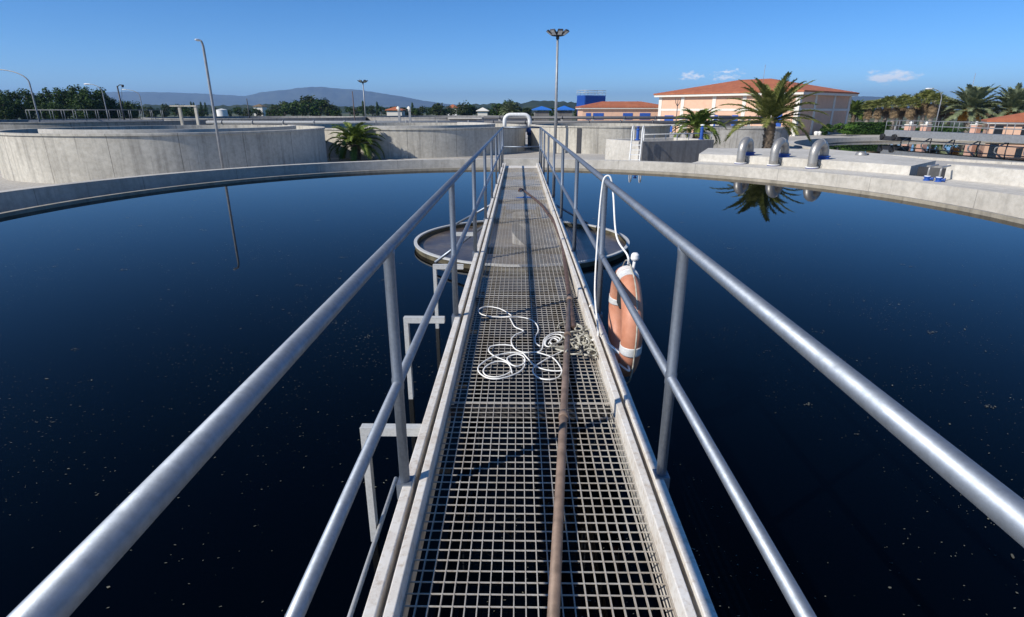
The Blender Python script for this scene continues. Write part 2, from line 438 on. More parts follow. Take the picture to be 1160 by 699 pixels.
# edge beams: two strips with a groove between
for sx, xo in ((1, XL-.006), (-1, XR+.006)):
    mb = MB()
    def bx(a, b, z0, z1): mb.box((min(xo+sx*a, xo+sx*b), Y0, z0), (max(xo+sx*a, xo+sx*b), Y1, z1))
    bx(0, .040, -.16, .035); bx(.040, .062, -.16, -.035); bx(.062, .096, -.16, .032)
    mb.build('edge_beam', M['beam'], bridge, bevel=.004)
GX0, GX1 = XL-.006+.099, XR+.006-.099
mb = MB(); nb = 22
PL = 1.96; GRZ = -.05
for i in range(nb+1):
    x = GX0 + (GX1-GX0)*i/nb; mb.box((x-.0018, .004, -.016), (x+.0018, PL-.004, 0))
nc = 38
for i in range(nc+1):
    y = .007 + (PL-.014)*i/nc; t = .004 if i in (0, nc) else .0020
    mb.box((GX0, y-t, -.0045), (GX1, y+t, -.0007))
pan = None
y = 2.84 - 1.96*2
while y < 15.5:
    if pan is None: pan = mb.build('grating_panel', M['grating'], bridge, (0, y, GRZ)); p = pan
    else:
        p = pan.copy(); COL.objects.link(p); p.parent = bridge; p.location = (0, y, GRZ+rnd.uniform(-.002, .002))
    y += PL
mb = MB(); mb.box((GX0, y+.004, GRZ-.011), (GX1, Y1, GRZ+.002)); mb.build('end_plate', M['beam'], bridge)
cb = None
for k in range(-1, 8):
    if cb is None:
        mb = MB(); mb.box((GX0, -.012, -.15), (GX1, .012, -.073)); cb = mb.build('cross_beam', M['dark'], bridge); o = cb
    else: o = cb.copy(); COL.objects.link(o); o.parent = bridge
    o.location = (0, 2.84 + 1.96*(k-1), 0)
RT, RM = 1.03, .49
for x in (XL, XR):
    mb = MB(); mb.tube([(x, Y0, RT), (x, Y1, RT)], .0218, 24)
    for yy in (5.1, 11.15): mb.tube([(x, yy-.004, RT), (x, yy+.004, RT)], .0232, 24)
    mb.build('top_rail', M['galv'], bridge)
    mb = MB(); mb.tube([(x, Y0, RM), (x, Y1, RM)], .0195, 20); mb.build('mid_rail', M['galv'], bridge)
post = None
for x, off in ((XL, 0), (XR, .06)):
    for k in range(9):
        yy = 2.0 + off + 2.03*k if k < 8 else Y1-.03
        if k == 7: yy = 15.9
        if post is None:
            mb = MB(); mb.tube([(0,0,-.02), (0,0,RM-.03), (0,0,RM-.022), (0,0,RM+.022), (0,0,RM+.03), (0,0,RT-.035), (0,0,RT-.02), (0,0,RT)], [.021,.021,.0235,.0235,.021,.021,.023,.0232], 18)
            mb.box((-.030,-.032,-.03), (.030,.032,.042))
            post = mb.build('post', M['galv'], bridge); o = post
        else: o = post.copy(); COL.objects.link(o); o.parent = bridge
        o.location = (x + (-.008 if x < 0 else .008)*0, yy, 0)
mb = MB(); mb.tube([(XL, Y1-.03, RT), (XR, Y1-.03, RT)], .024, 12); mb.tube([(XL, Y1-.03, RM), (XR, Y1-.03, RM)], .02, 12); mb.build('end_rail', M['galv'], bridge)
# side brackets
br = None
for yy in (2.5, 4.1, 5.67, 7.3):
    if br is None:
        mb = MB()
        mb.box((-.79, -.025, -.045), (XL-.007, .025, .0)); mb.box((-.79, -.027, .0), (XL-.007, -.021, .0035))
        mb.box((-.79, -.024, -.70), (-.755, .024, -.0455))
        br = mb.build('bracket', M['galv_pale'], bridge, (0, yy, 0), bevel=.003); o = br
    else: o = br.copy(); COL.objects.link(o); o.parent = bridge; o.location = (-.09*(yy > 3), yy, 0)
mb = MB(); mb.tube([(-.74, -.6, -.62), (-.735, 2.9, -.60)], .012, 10); mb.build('side_pipe', M['galv_pale'], bridge)
for s, yy in ((-1, 8.6), (-1, 10.5), (1, 10.6)):
    x0 = XL if s < 0 else XR
    mb = MB(); mb.tube([(x0, yy, -.12), (x0 + s*.75, yy-.55*(1 if yy < 9 else -1), -.60)], .022, 8); mb.build('brace', M['galv'], bridge)
mb = MB(); mb.tube([(RC.x, RC.y, -2.0), (RC.x, RC.y, -.165)], .16, 20); mb.build('column', M['conc_dark'], bridge)

# ------------------------------------------------------------------ pipe, hose, ropes, lifebuoy on the bridge
def dk(p, z): z += GRZ; q = on(p[0], p[1], z); return (q.x, q.y, z)
mb = MB(); a = Vector(dk((626, 715), .05)); b = Vector(dk((645, 338), .03)); a = a + (a-b)*.12
mb.tube([a, b], .0205, 16); mb.tube([b - (b-a).normalized()*.07, b + (b-a).normalized()*.012], .0245, 16)
for t in (.46, .77): 
    c = a.lerp(b, t); u = (b-a).normalized()*.028; mb.tube([c-u, c+u], .0255, 16)
tag(mb.build('pipe', M['rust_pipe']), 'long thin rusty brown pipe lying along the grating deck', 'pipe')
pts = [(650,372),(646,345),(641,305),(637,277),(632,262),(626,249),(619,240),(612,231),(600,221),(590,214),(588,216)]
path = smooth_path([dk(p, .028) for p in pts], 14)
rr = [.020 if (i//1) % 2 else .022 for i in range(len(path))]
mb = MB(); mb.tube(path, rr, 12)
tag(mb.build('hose', M['hose']), 'dark brown ribbed hose curving along the right of the grating deck', 'hose')
q = Vector(dk((596, 224), .006)); mb = MB()
mb.add([(q.x+dx, q.y+dy, q.z+dz) for dx, dy, dz in ((-.22,.02,0),(-.12,-.07,.004),(.03,-.05,.012),(.20,-.03,.002),(.13,.06,.006),(-.02,.08,.014),(-.1,.05,.006))], [(0,1,6),(1,2,6),(2,5,6),(2,3,4),(2,4,5)])
tag(mb.build('plastic_scrap', plain('blue_film', (.05,.12,.36), .5)), 'small crumpled blue plastic scrap on the grating by the hose end', 'scrap')

def rope_px(pts, z=.012, jz=.0, n=10):
    out = []
    for i, p in enumerate(pts):
        z2 = z + (p[2] if len(p) > 2 else 0) + rnd.uniform(0, jz)
        out.append(dk((520 + p[0]/5.823, 330 + p[1]/5.823), z2))
    return smooth_path(out, n)
white = [
 [(345,160),(310,135),(260,112),(200,102),(150,108),(128,130),(150,152),(200,165),(270,170),(330,168,.01),(400,170),(470,185),(512,220),(522,262),(503,300),(505,340),(535,362)],
 [(330,165),(348,200),(370,235),(425,262),(375,285),(345,320),(362,372),(420,402),(500,402),(545,385),(560,320),(600,285),(650,270),(700,275)],
 [(360,360),(290,352),(215,362),(195,390),(230,425),(300,455),(360,490),(400,490),(435,465),(425,430),(380,415),(330,430),(318,455),(350,485)],
 [(430,412),(360,405),(290,412),(205,440),(135,490),(130,530),(180,568),(250,577),(330,560),(400,530),(432,490),(428,450)],
 [(350,540),(335,490),(300,465),(240,465),(185,490),(160,525),(180,555),(240,565),(300,552),(340,530)],
 [(420,405),(455,445),(500,490),(560,515),(630,525),(690,522)],
 [(500,400),(560,415),(620,440),(660,485),(678,530),(650,570),(590,582),(530,572),(492,540),(490,505),(530,475),(590,440),(650,410),(700,385)],
 [(560,360),(570,320),(610,290),(660,285),(680,305),(650,340),(600,365),(570,355),(580,320),(630,300),(665,315),(640,345)],
 [(590,345),(620,310),(655,330),(625,355),(598,335)],
]
mb = MB()
for p in white: mb.tube(rope_px(p, .012, .012), .0046, 8)
tag(mb.build('rope', M['rope']), 'loose white rope lying in loops across the middle of the grating', 'rope')
mb = MB()
base = [(790,330),(840,360),(900,385),(850,400),(790,385),(770,350)]
for k in range(18):
    cx_, cy_ = rnd.uniform(710, 885), rnd.uniform(215, 400); cx_ += (cy_-300)*.22
    a_, b_ = rnd.uniform(20, 75), rnd.uniform(12, 40); ph = rnd.uniform(0, 6)
    pts = []
    for i in range(rnd.randint(7, 11)):
        an = ph + i*.85; pts.append((cx_ + a_*math.cos(an)*rnd.uniform(.7,1.2), cy_ + b_*math.sin(an)*rnd.uniform(.7,1.2) + i*2))
    mb.tube(rope_px(pts, .012, .05), .006, 7)
mb.tube(rope_px([(650,240),(665,215),(700,205),(760,205),(780,225),(765,250),(790,260),(830,250)], .012, .03), .006, 7)
mb.tube(rope_px([(690,330),(600,360),(720,370),(640,380),(700,395)], .012, .03), .006, 7)
tag(mb.build('tangled_rope', M['rope_old']), 'tangled heap of thin grey rope at the right edge of the grating', 'rope')
# rope hung over the right top rail down to the lifebuoy
def side(px_, py_, x):    # point at lateral x
    d = ray(px_, py_); t = x / d.x; return Vector((0,0,CAMH)) + d*t
top = side(688, 207, XR); yt = top.y
hang = [dk((664, 392), .02), dk((672, 378), .03), (XR-.06, yt-.35, .05), (XR-.07, yt-.15, .3), (XR-.05, yt-.03, .75), (XR-.036, yt, .98), (XR-.02, yt+.005, RT+.033), (XR+.02, yt+.005, RT+.033), (XR+.042, yt-.02, .95), (XR+.05, yt-.2, .70)]
b_end = (.71, 3.58, .56)
hang += [(XR+.09, yt-.42, .62), b_end]
mb = MB(); mb.tube(smooth_path(hang, 10), .0065, 8)
mb.tube(smooth_path([dk((664,352), .03), dk((672,345), .10), dk((678,362), .08), dk((672,385), .05), dk((660,380), .02)], 8), .008, 8)
mb.tube(smooth_path([dk((672,375), .03), (XR+.02, 3.35, .05), (XR+.07, 3.3, .0), (XR+.08, 3.22, -.03), (XR+.03, 3.3, -.02)], 8), .007, 8)
tag(mb.build('hanging_rope', M['rope']), 'white rope looped over the right handrail and tied to the orange lifebuoy', 'rope')
# lifebuoy
BC = Vector((.71, 3.58, .165)); BRr, br_ = .305, .066
buoy = thing('lifebuoy', 'faded orange lifebuoy with white bands hanging outside the right handrail', 'lifebuoy', BC, R(-1.5))
def torus(mb, R_, r_, a0, a1, n, m=18, sy=1.0):
    pts = [(0, R_*math.cos(a0+(a1-a0)*i/n), R_*math.sin(a0+(a1-a0)*i/n)) for i in range(n+1)]
    full = abs(a1-a0-2*math.pi) < 1e-6
    mb.tube(pts[:-1] if full else pts, r_, m, caps=not full, closed=full)
mb = MB(); torus(mb, BRr, br_, 0, 2*math.pi, 64, 22); mb.build('ring_body', M['orange'], buoy)
for a in (12, 102, 192, 282):
    mb = MB(); torus(mb, BRr, br_+.003, R(a-5), R(a+5), 8, 22); mb.build('band', M['reflective'], buoy)
mb = MB()
cord = []
for i in range(65):
    a = 2*math.pi*i/64 + R(12); k = abs(math.sin(2*(a-R(12)))); cord.append((.012, (BRr+br_+.012+.03*k)*math.cos(a), (BRr+br_+.012+.03*k)*math.sin(a)))
mb.tube(cord[:-1], .005, 6, closed=True); mb.build('grab_line', M['rope_old'], buoy)
mb = MB(); 
for k in range(5): 
    torus(mb, BRr, br_+.007, R(84+3.2*k), R(85.5+3.2*k), 2, 18)
mb.build('lashing', M['rope'], buoy)
mb = MB(); mb.tube([(.03,-.02,.34), (.035,-.03,.44)], .010, 10)
mb.lathe([(0,.048),(.015,.046),(.025,.035),(.027,.010),(.022,0),(0,0)], 20, c=(.035,-.03,.43)); mb.build('light', M['white'], buoy)
mb = MB(); mb.box((-.05,-.06,.10),(.03,.07,.26)); mb.box((-.03,-.14,.02),(.0,-.05,.14)); mb.build('strap', M['black'], buoy, bevel=.015)

# ------------------------------------------------------------------ round concrete tanks behind
def round_tank(label, cx, cy, r, top, mat, name='round_tank', th=.35, base=GZ, water_drop=.9, group=None, wat=True):
    t = thing(name, label, 'tank', (cx, cy, 0), 0, group)
    mb = MB(); mb.lathe([(r, base-.1), (r, top-.10), (r+.06, top-.10), (r+.06, top), (r-th, top), (r-th, base)], 128); mb.build('wall', mat, t)
    if wat:
        mb = MB(); mb.disc(r-th+.02, top-water_drop, 96); mb.build('water_surface', M['water2'], t)
    return t
DIR = lambda px_: (lambda d: d/math.hypot(d.x, d.y))(ray(px_, HOR))
dA = DIR(196); A = (dA.x*40, dA.y*40)
tA = round_tank('large streaked concrete tank at the left edge beside the tall lamp post', A[0], A[1], 8.25, .5, M['conc'])
mb = MB(); mb.lathe([(6.6,-.8),(6.6,.62),(6.3,.62),(6.3,-.8)], 96, R(-125), R(35), closed_prof=True, ends=True); mb.build('inner_launder', M['conc_light'], tA)
dB = DIR(461); B = (dB.x*52, dB.y*52)
tB = round_tank('large pale concrete tank behind the low palm and the far end of the footbridge', B[0], B[1], 10.1, .3, M['conc'])
mb = MB(); mb.lathe([(7.5,-.8),(7.5,.42),(7.2,.42),(7.2,-.8)], 96, R(-110), R(60), closed_prof=True, ends=True); mb.build('inner_launder', M['conc_light'], tB)
dC = DIR(680); C_ = (dC.x*52, dC.y*52)
tC = round_tank('concrete tank right of the floodlight mast with dark drip streaks', C_[0], C_[1], 5.9, .34, M['conc'])
mb = MB(); p = Vector((dC.x, dC.y, 0)); ang = math.atan2(-dC.y, -dC.x) - R(15)
for s in (-1, 1):
    M_ = Matrix.Translation((5.92*math.cos(ang), 5.92*math.sin(ang), 0)) @ Matrix.Rotation(ang, 4, 'Z')
mb.box((-.05,-.17,GZ), (.05,.17,.18), M_); mb.build('drain_strip', M['dark'], tC)
dH = DIR(847)
tH = round_tank('small round concrete tank behind the large palm trunk', dH.x*57, dH.y*57, 3.6, .1, M['conc_dark'])
# far tanks
round_tank('low concrete tank far behind the left lamp post, under the twin pipe frame', -38, 88, 15, .55, M['conc_dark'], name='far_tank')
round_tank('low concrete tank far behind the low palm and the mast', -12, 100, 14, .55, M['conc_dark'], name='far_tank')
round_tank('low concrete tank beyond the left tank, with a railed walkway', -51, 70, 13, .40, M['conc_dark'], name='far_tank')

# railed walkway on the far left tank
fw = thing('tank_walkway', 'railed steel walkway along the far left tank in front of the trees', 'walkway')
a = at(34, 136.3, 62); b = at(185, 135.6, 66); a.z = b.z = .47
u = (b-a); L = u.length; u.normalize(); yaw_ = math.atan2(u.y, u.x)
fw.location = a; fw.rotation_euler.z = yaw_
mb = MB(); mb.box((0,-.4,-.22),(L,.4,0)); mb.build('deck', M['grey_pipe'], fw)
for yy in (-.4, .4):
    mb = MB(); mb.tube([(0,yy,1.05),(L,yy,1.05)], .032, 6); mb.build('rail', M['grey_pipe'], fw)
    for k in range(13):
        mb = MB(); mb.tube([(L*k/12,yy,0),(L*k/12,yy,1.05)], .028, 6); mb.build('post', M['grey_pipe'], fw)
for k in range(4):
    mb = MB(); mb.tube([(.2+k*.9,0,-.2),(.9+k*.9,0,-1.2)], .07, 6); mb.build('brace', M['galv_pale'], fw)
for k in range(5):
    mb = MB(); mb.tube([(L*(k+.5)/5,0,-2.2),(L*(k+.5)/5,0,-.2)], .15, 8); mb.build('support', M['conc_dark'], fw)

# box tank with ladder
bx0 = at(728, 160.8, 30); bx1 = at(809, 158.5, 32.2); bx2 = at(688, 158, 32.7); TB = bx0.z
for v in (bx0, bx1, bx2): v.z = 0
u1 = (bx1-bx0).normalized(); u2 = Vector((-u1.y, u1.x, 0))
L1 = (bx1-bx0).length; t2 = cross_line(688, bx0, u2)
bt = thing('box_tank', 'low rectangular concrete tank with a ladder and stained side darkened as in shade', 'tank', (bx0.x, bx0.y, 0), math.atan2(u1.y, u1.x))
mb = MB(); th = .3
mb.box((0,0,GZ),(L1,th,TB)); mb.build('shaded_wall', concrete('shaded_stained_concrete', (.20,.195,.19), .7), bt, bevel=.015); mb = MB(); mb.box((0,th,GZ),(th,t2-th,TB)); mb.box((L1-th,th,GZ),(L1,t2-th,TB)); mb.box((0,t2-th,GZ),(L1,t2,TB))  # side away from the sun: shade put into a darker colour, plus stain streaks
mb.box((th,th,GZ),(L1-th,t2-th,TB-.25))
mb.build('wall', concrete('box_tank_concrete', (.58,.55,.49), .15), bt, bevel=.015)
# ladder leaning at the corner
la = at(721, 159, 29.3); 
lad = thing('ladder', 'white steel ladder with hand grips on the rectangular tank corner', 'ladder', (la.x, la.y, GZ), R(-20))
for s in (-.26, .26):
    mb = MB(); mb.tube(smooth_path([(s,-.45,0),(s,-.04,1.5),(s,.02,2.2),(s,.3,2.42),(s,.62,2.3),(s,.66,1.66)], 6), .035, 8); mb.build('rail', M['white_pipe'], lad)
for k in range(6):
    mb = MB(); z = .3+k*.24; mb.box((-.26,-.35+z*.27-.07,z-.015),(.26,-.35+z*.27+.07,z+.015)); mb.build('rung', M['white_pipe'], lad)
def valve_post(label, px_, py0, py1, depth, r, cap):
    a = at(px_, py1, depth); h = (py1-py0)/682*depth
    v = thing('valve_post', label, 'valve', (a.x, a.y, a.z))
    mb = MB(); mb.lathe([(0,0),(r*1.7,0),(r*1.7,.06),(r,.06),(r,h*.75),(r*1.4,h*.76),(r*1.4,h*.84),(r*.6,h*.85),(r*.6,h)], 16); mb.build('body', M['blue'], v)
    mb = MB(); mb.lathe([(0,h*1.08),(r*1.3,h*1.05),(r*1.4,h*.99),(0,h*.98)], 16); mb.build('cap', cap, v)
    return v
valve_post('blue valve post standing at the top of the white ladder', 722, 144, 159, 31.0, .08, M['blue_dark'])
valve_post('blue hydrant post with white top in front of the middle palm', 794, 142, 158.2, 32.4, .085, M['white'])
# low rail on the box tank
mb = MB()
for k in range(7):
    a = at(728+k*13.0, 157.5-.3*k, 30.7+.38*k); mb.tube([(a.x,a.y,TB-.01),(a.x,a.y,TB+.35)], .025, 6)
mb.tube([(at(728,157.5,30.7).x, at(728,157.5,30.7).y, TB+.33), (at(806,155.7,32.98).x, at(806,155.7,32.98).y, TB+.33)], .03, 6)
tag(mb.build('low_rail', M['galv_pale']), 'low steel rail along the top of the rectangular tank', 'rail')

# ------------------------------------------------------------------ platform right of the rim
def pol(px_, r):                         # angle about TC where view azimuth meets circle radius r (far hit)
    d = DIR(px_); ox, oy = -TC.x, -TC.y
    bq = ox*d.x + oy*d.y; cq = ox*ox + oy*oy - r*r
    t = -bq + math.sqrt(bq*bq - cq)
    return math.atan2(oy + d.y*t, ox + d.x*t)
RO = 15.75; ROUT = TO + .36; LZ = -.585
ZE1, ZE2 = -.28, -.13
a797, a1046, a1090 = pol(797, RO), pol(1046, RO), pol(1088, RO)
def polar(ang, r, z): return Vector((TC.x + r*math.cos(ang), TC.y + r*math.sin(ang), z))
plat = thing('channel_platform', 'pale concrete channel block behind the rim carrying the bent steel pipes', 'platform', (TC.x, TC.y, 0))
front = [polar(a797 + (a1046-a797)*k/40, RO, 0) for k in range(41)]
back = [on(px_, 125+o_, ZE1) for px_, o_ in ((1060,57),(1030,53.5),(1000,50),(966,46.6),(930,44.6),(905,43.8),(870,43.2),(835,43.0),(802,42.8))]
poly = [(p.x-TC.x, p.y-TC.y) for p in front + back]; n = len(poly)
mb = MB(); mb.add([(x, y, GZ) for x, y in poly] + [(x, y, ZE1) for x, y in poly], [list(range(n, 2*n))[::-1]] + [(i, (i+1) % n, n+(i+1) % n, n+i) for i in range(n)])
mb.build('block', M['conc_light'], plat)
mb = MB(); mb.lathe([(ROUT+.004, GZ), (ROUT+.004, LZ), (RO-.003, LZ), (RO-.003, GZ)], 60, R(-62), a797, closed_prof=True, ends=True); mb.build('ledge', M['conc_light'], plat)
mb = MB(); mb.lathe([(RO+1.0, GZ), (RO+1.0, ZE1-.02), (RO+1.4, ZE1-.02), (RO+1.4, GZ)], 10, a1090, a1046-.0002, closed_prof=True, ends=True); mb.build('notch_back', M['conc_dark'], plat)
for k in range(3):
    mb = MB(); d0 = a1046-(a1046-a1090)*(k+.04)/3; d1 = a1046-(a1046-a1090)*(k+.94)/3
    mb.lathe([(RO+.45, LZ-.3), (RO+.45, ZE1-.03), (RO+.5, ZE1-.03), (RO+.5, LZ-.3)], 6, d1, d0, closed_prof=True, ends=True); mb.build('gate_plate', M['dark'] if k != 1 else plain('sluice_plate', (.08,.08,.08), .7), plat)
blk = thing('channel_wall', 'tall pale concrete wall on the rim at the right edge', 'wall', (TC.x, TC.y, 0))
mb = MB(); mb.lathe([(RO, GZ), (RO, ZE2), (RO+.4, ZE2), (RO+.4, GZ)], 40, R(-62), a1090, closed_prof=True, ends=True); mb.build('wall', M['conc_light'], blk)

# three goosenecks
goose = None
names = ['bent stainless pipe nearest the large palm, leftmost of the three on the platform', 'middle bent stainless pipe of the three on the concrete platform', 'bent stainless pipe nearest the small dome, rightmost of the three']
for lab, pb, pe in zip(names, (846, 884.5, 930), (855, 896, 942)):
    an = pol(pb, RO-.30); base = polar(an, RO-.30, LZ)
    if goose is None:
        g = thing('bent_pipe', lab, 'pipe', base, 0, 'bent pipes on the platform')
        H, r = .50, .165; span = .80
        c = [(0,0,.03), (0,0,.2), (0,0,H)]
        for k in range(1, 13):
            t = math.pi*k/12; c.append((span/2*(1-math.cos(t)), 0, H + span/2*math.sin(t)))
        c += [(span,0,ZE1-LZ+.05)]
        mb = MB(); mb.tube(c, r, 24)
        for z in (.2, H): mb.tube([(0,0,z-.006),(0,0,z+.006)], r+.005, 24)
        for k in (3, 6, 9):
            p0, p1 = Vector(c[2+k]), Vector(c[3+k]); d = (p1-p0).normalized()*.006; mb.tube([p0-d, p0+d], r+.005, 24)
        mb.build('pipe_bend', M['stainless'], g)
        mb = MB(); mb.lathe([(0,0),(.235,0),(.235,.03),(0,.03)], 28, c=(0,0,.03)); mb.build('flange', M['white'], g)
        mb = MB(); mb.lathe([(0,0),(.225,0),(.225,.03),(0,.03)], 28); mb.build('lower_flange', M['blue_dark'], g)
        mb = MB(); ez = ZE1-LZ
        mb.lathe([(0,.0),(.24,.0),(.24,.035),(.2,.035),(.2,.09),(.24,.09),(.24,.125),(0,.125)], 28, c=(span,0,ez+.002))
        mb.tube([(span,0,ez+.055),(span+.28,.12,ez+.055)], .03, 8); mb.tube([(span+.27,.03,ez+.055),(span+.27,.2,ez+.055)], .05, 10)
        mb.build('valve', M['blue'], g)
        mb = MB(); mb.tube(smooth_path([(.12,-.12,.3),(.2,-.22,.22),(.25,-.2,.06),(.27,-.1,.12),(.22,-.05,.3)], 6), .008, 6); mb.build('cable', M['black'], g)
        goose = g; o = g
    else: o = dup(goose); o.location = base; o['label'] = lab
    e = polar(pol(pe, RO+.5), RO+.5, 0) - base
    o.rotation_euler.z = math.atan2(e.y, e.x)
# small dome on the platform
q = on(975, 176, ZE1); d = thing('vent_dome', 'small steel domed hatch on the concrete platform', 'hatch', (q.x, q.y, ZE1), R(30))
mb = MB(); mb.lathe([(0,.16),(.1,.15),(.18,.11),(.22,.03),(.22,0)], 24); mb.build('dome', M['stainless'], d)
mb = MB(); mb.box((.1,-.14,0),(.34,.14,.07)); mb.build('hinge_box', M['dark'], d, bevel=.01)
# blue actuators in the notch
act = None
for lab, pxx in (('left blue valve with bent steel pipe in the notch of the platform', 1068), ('right blue valve with bent steel pipe in the notch of the platform', 1082)):
    b = polar(pol(pxx, RO-1.1), RO-1.1, LZ)
    if act is None:
        v = thing('notch_valve', lab, 'valve', b, 0, 'blue valves in the platform notch')
        mb = MB(); mb.lathe([(0,0),(.1,0),(.1,.03),(.075,.03),(.075,.1),(.1,.1),(.1,.13),(0,.13)], 20); mb.tube([(0,0,.065),(.0,-.16,.065)], .035, 10); mb.tube([(0,-.15,.065),(0,-.17,.065)], .065, 14); mb.build('body', M['blue'], v)
        mb = MB(); mb.lathe([(0,0),(.085,0),(.085,.02),(0,.02)], 18, c=(0,0,.13)); mb.build('flange', M['white'], v)
        mb = MB(); mb.tube(smooth_path([(0,0,.15),(0,0,.33),(.04,.0,.40),(.12,0,.425),(.5,.0,.43),(.9,0,.43)], 6), .028, 12); mb.build('pipe', M['stainless'], v)
        act = v; o = v
    else: o = dup(act); o.location = b; o['label'] = lab
    o.rotation_euler.z = pol(pxx, RO)+.25

# ------------------------------------------------------------------ right clarifier with its bridge
FZ = -1.55
ft = thing('clarifier_tank', 'wide round tank at right with its own bridge over the water', 'tank', (FC.x, FC.y, 0))
mb = MB(); mb.lathe([(FR+.5, GZ-.2), (FR+.5, FZ), (FR, FZ), (FR, -3.2)], 160); mb.build('rim', M['rim'], ft)
mb = MB(); mb.disc(FR-2.0, -1.97, 160); mb.build('water_surface', M['water2'], ft)
mb = MB(); mb.lathe([(FR-2.0,-3.0),(FR-2.0,-1.88),(FR-1.85,-1.88),(FR-1.85,-3.0)], 160, closed_prof=True); mb.build('weir_wall', M['wet'], ft)
mb = MB(); mb.lathe([(FR-1.86,-2.7),(FR+.02,-2.7)], 160); mb.build('channel_water', M['water2'], ft)
fb = thing('rotating_bridge', 'long grey girder bridge with railing and angled struts over the right tank', 'footbridge')
a = at(1003, 147.0, 64); b = at(1160, 154.3, 49.3)
zt = (a.z + b.z)/2; a.z = b.z = 0; u = (b-a); Lv = u.length; u.normalize()
fb.location = (a.x, a.y, zt); fb.rotation_euler.z = math.atan2(u.y, u.x); LB = Lv + 10
mb = MB(); mb.box((0,-.08,-.64),(LB,.0,0)); mb.box((0,1.2,-.64),(LB,1.28,0)); mb.box((0,0,-.06),(LB,1.2,-.01)); mb.build('girder', M['grey_pipe'], fb)
for yy in (-.04, 1.24):
    for z in (1.0, .5):
        mb = MB(); mb.tube([(0,yy,z),(LB,yy,z)], 0.03, 6); mb.build('rail', M['grey_pipe'], fb)
    for k in range(15):
        mb = MB(); mb.tube([(LB*k/14,yy,0),(LB*k/14,yy,1.0)], 0.03, 6); mb.build('post', M['grey_pipe'], fb)
for k in range(9):
    x = 3.0 + k*2.75
    if x > LB: break
    mb = MB(); mb.tube([(x,.5,-.62),(x-1.0,.5,-1.2),(x-1.1,.5,-2.6)], .075, 8); mb.build('scraper_arm', M['grey_pipe'], fb)
    mb = MB(); mb.tube([(x,.6,-.62),(x-.2,.6,-2.6)], .05, 8); mb.build('hanger', M['dark'], fb)
mb = MB(); mb.tube([(1,.5,-1.0),(LB,.5,-1.0)], .05, 8); mb.build('lower_bar', M['grey_pipe'], fb)
mb = MB(); mb.box((-.3,-.3,-1.1),(2.2,1.5,-.65)); mb.build('end_carriage', M['dark'], fb, bevel=.05)
for x in (.1, 1.8):
    mb = MB(); mb.tube([(x,-.45,FZ-zt+.28),(x,-.2,FZ-zt+.28)], .28, 20); mb.build('wheel', M['black'], fb)

# ------------------------------------------------------------------ pipes behind the tanks
def sup(px_, y): d = DIR(px_); return Vector((d.x/d.y*y, y, 0))
def pipeline(label, px0, px1, y, z, r, mat, nsup, name='pipeline'):
    a, b = sup(px0, y), sup(px1, y+.01)
    t = thing(name, label, 'pipe', (a.x, a.y, 0))
    L = (b-a).length
    mb = MB(); mb.tube([(0,0,z),(L,0,z)], r, 14); mb.build('pipe', mat, t)
    for k in range(nsup):
        x = L*(k+.5)/nsup
        mb = MB(); mb.tube([(x-.06,0,z),(x+.06,0,z)], r*1.35, 14); mb.build('collar', mat, t)
        mb = MB(); mb.box((x-.12,-.12,GZ),(x+.12,.12,z-r)); mb.build('support', M['conc_light'], t)
    return t
pipeline('light grey pipeline behind the left tanks', 232, 548, 69, .16, .19, M['grey_pipe'], 9)
pipeline('upper dark pipeline behind the footbridge end', 548, 868, 71, .66, .17, M['dark_pipe'], 9)
pipeline('lower dark pipeline behind the footbridge end', 540, 868, 70, .16, .20, M['dark_pipe'], 9)
# white U pipe
a = at(571.7, 145, 50); b = at(600, 145, 50)
up = thing('pipe_arch', 'white arched pipe with blue valve beyond the footbridge end', 'pipe', (a.x, a.y, 0))
W = (b-a).length; top = at(585, 130.2, 50).z
c = [(0,0,-.6),(0,0,top-.5)] + [(.5*(1-math.cos(t)),0,top-.5+.5*math.sin(t)) for t in [math.pi/2*k/6 for k in range(1,7)]] + [(W-.5+.5*math.sin(t),0,top-.5+.5*math.cos(t)) for t in [math.pi/2*k/6 for k in range(0,7)]] + [(W,0,0)]
mb = MB(); mb.tube(c, .17, 18); mb.build('pipe', M['white_pipe'], up)
mb = MB(); mb.tube([(W,0,-.55),(W,0,0)], .24, 16); mb.tube([(W,-.3,-.25),(W,.3,-.25)], .14, 12); mb.build('valve', M['blue'], up)
mb = MB(); mb.tube([(W,0,GZ),(W,0,-.5)], .17, 14); mb.build('lower_pipe', M['grey_pipe'], up)
# twin pipe frame at left and white capped stacks
def frame(label, x0, x1, y0, y1, depth, name='gantry', bar=True):
    a, b = at(x0, y1, depth), at(x1, y1, depth); h = (y1-y0)/682*depth
    t = thing(name, label, 'gantry' if bar else 'pipe', (a.x, a.y, a.z)); w_ = Vector((b.x-a.x, b.y-a.y, 0)); t.rotation_euler.z = math.atan2(w_.y, w_.x); wl = w_.length
    for x in (0, wl):
        mb = MB(); mb.box((x-.12,-.12,-1.5),(x+.12,.12,h)); mb.build('pillar', M['conc'] if bar else M['grey_pipe'], t)
    if bar:
        mb = MB(); mb.box((-.9,-.2,h),(wl+.16,.2,h+.13)); mb.build('crossbar', M['conc'], t)
    else:
        for x in (0, wl):
            mb = MB(); mb.tube([(x,0,h),(x,0,h+.25),(x-.2,0,h+.4)], .17, 10); mb.build('cap', M['trim'], t)
    return t
frame('pale concrete gantry of two pillars and a crossbar behind the left tank', 207, 225, 121, 141, 60)
frame('pair of upright pipes with white bent caps behind the pale tank', 453, 465, 126, 141, 64, 'vent_pipe', False)
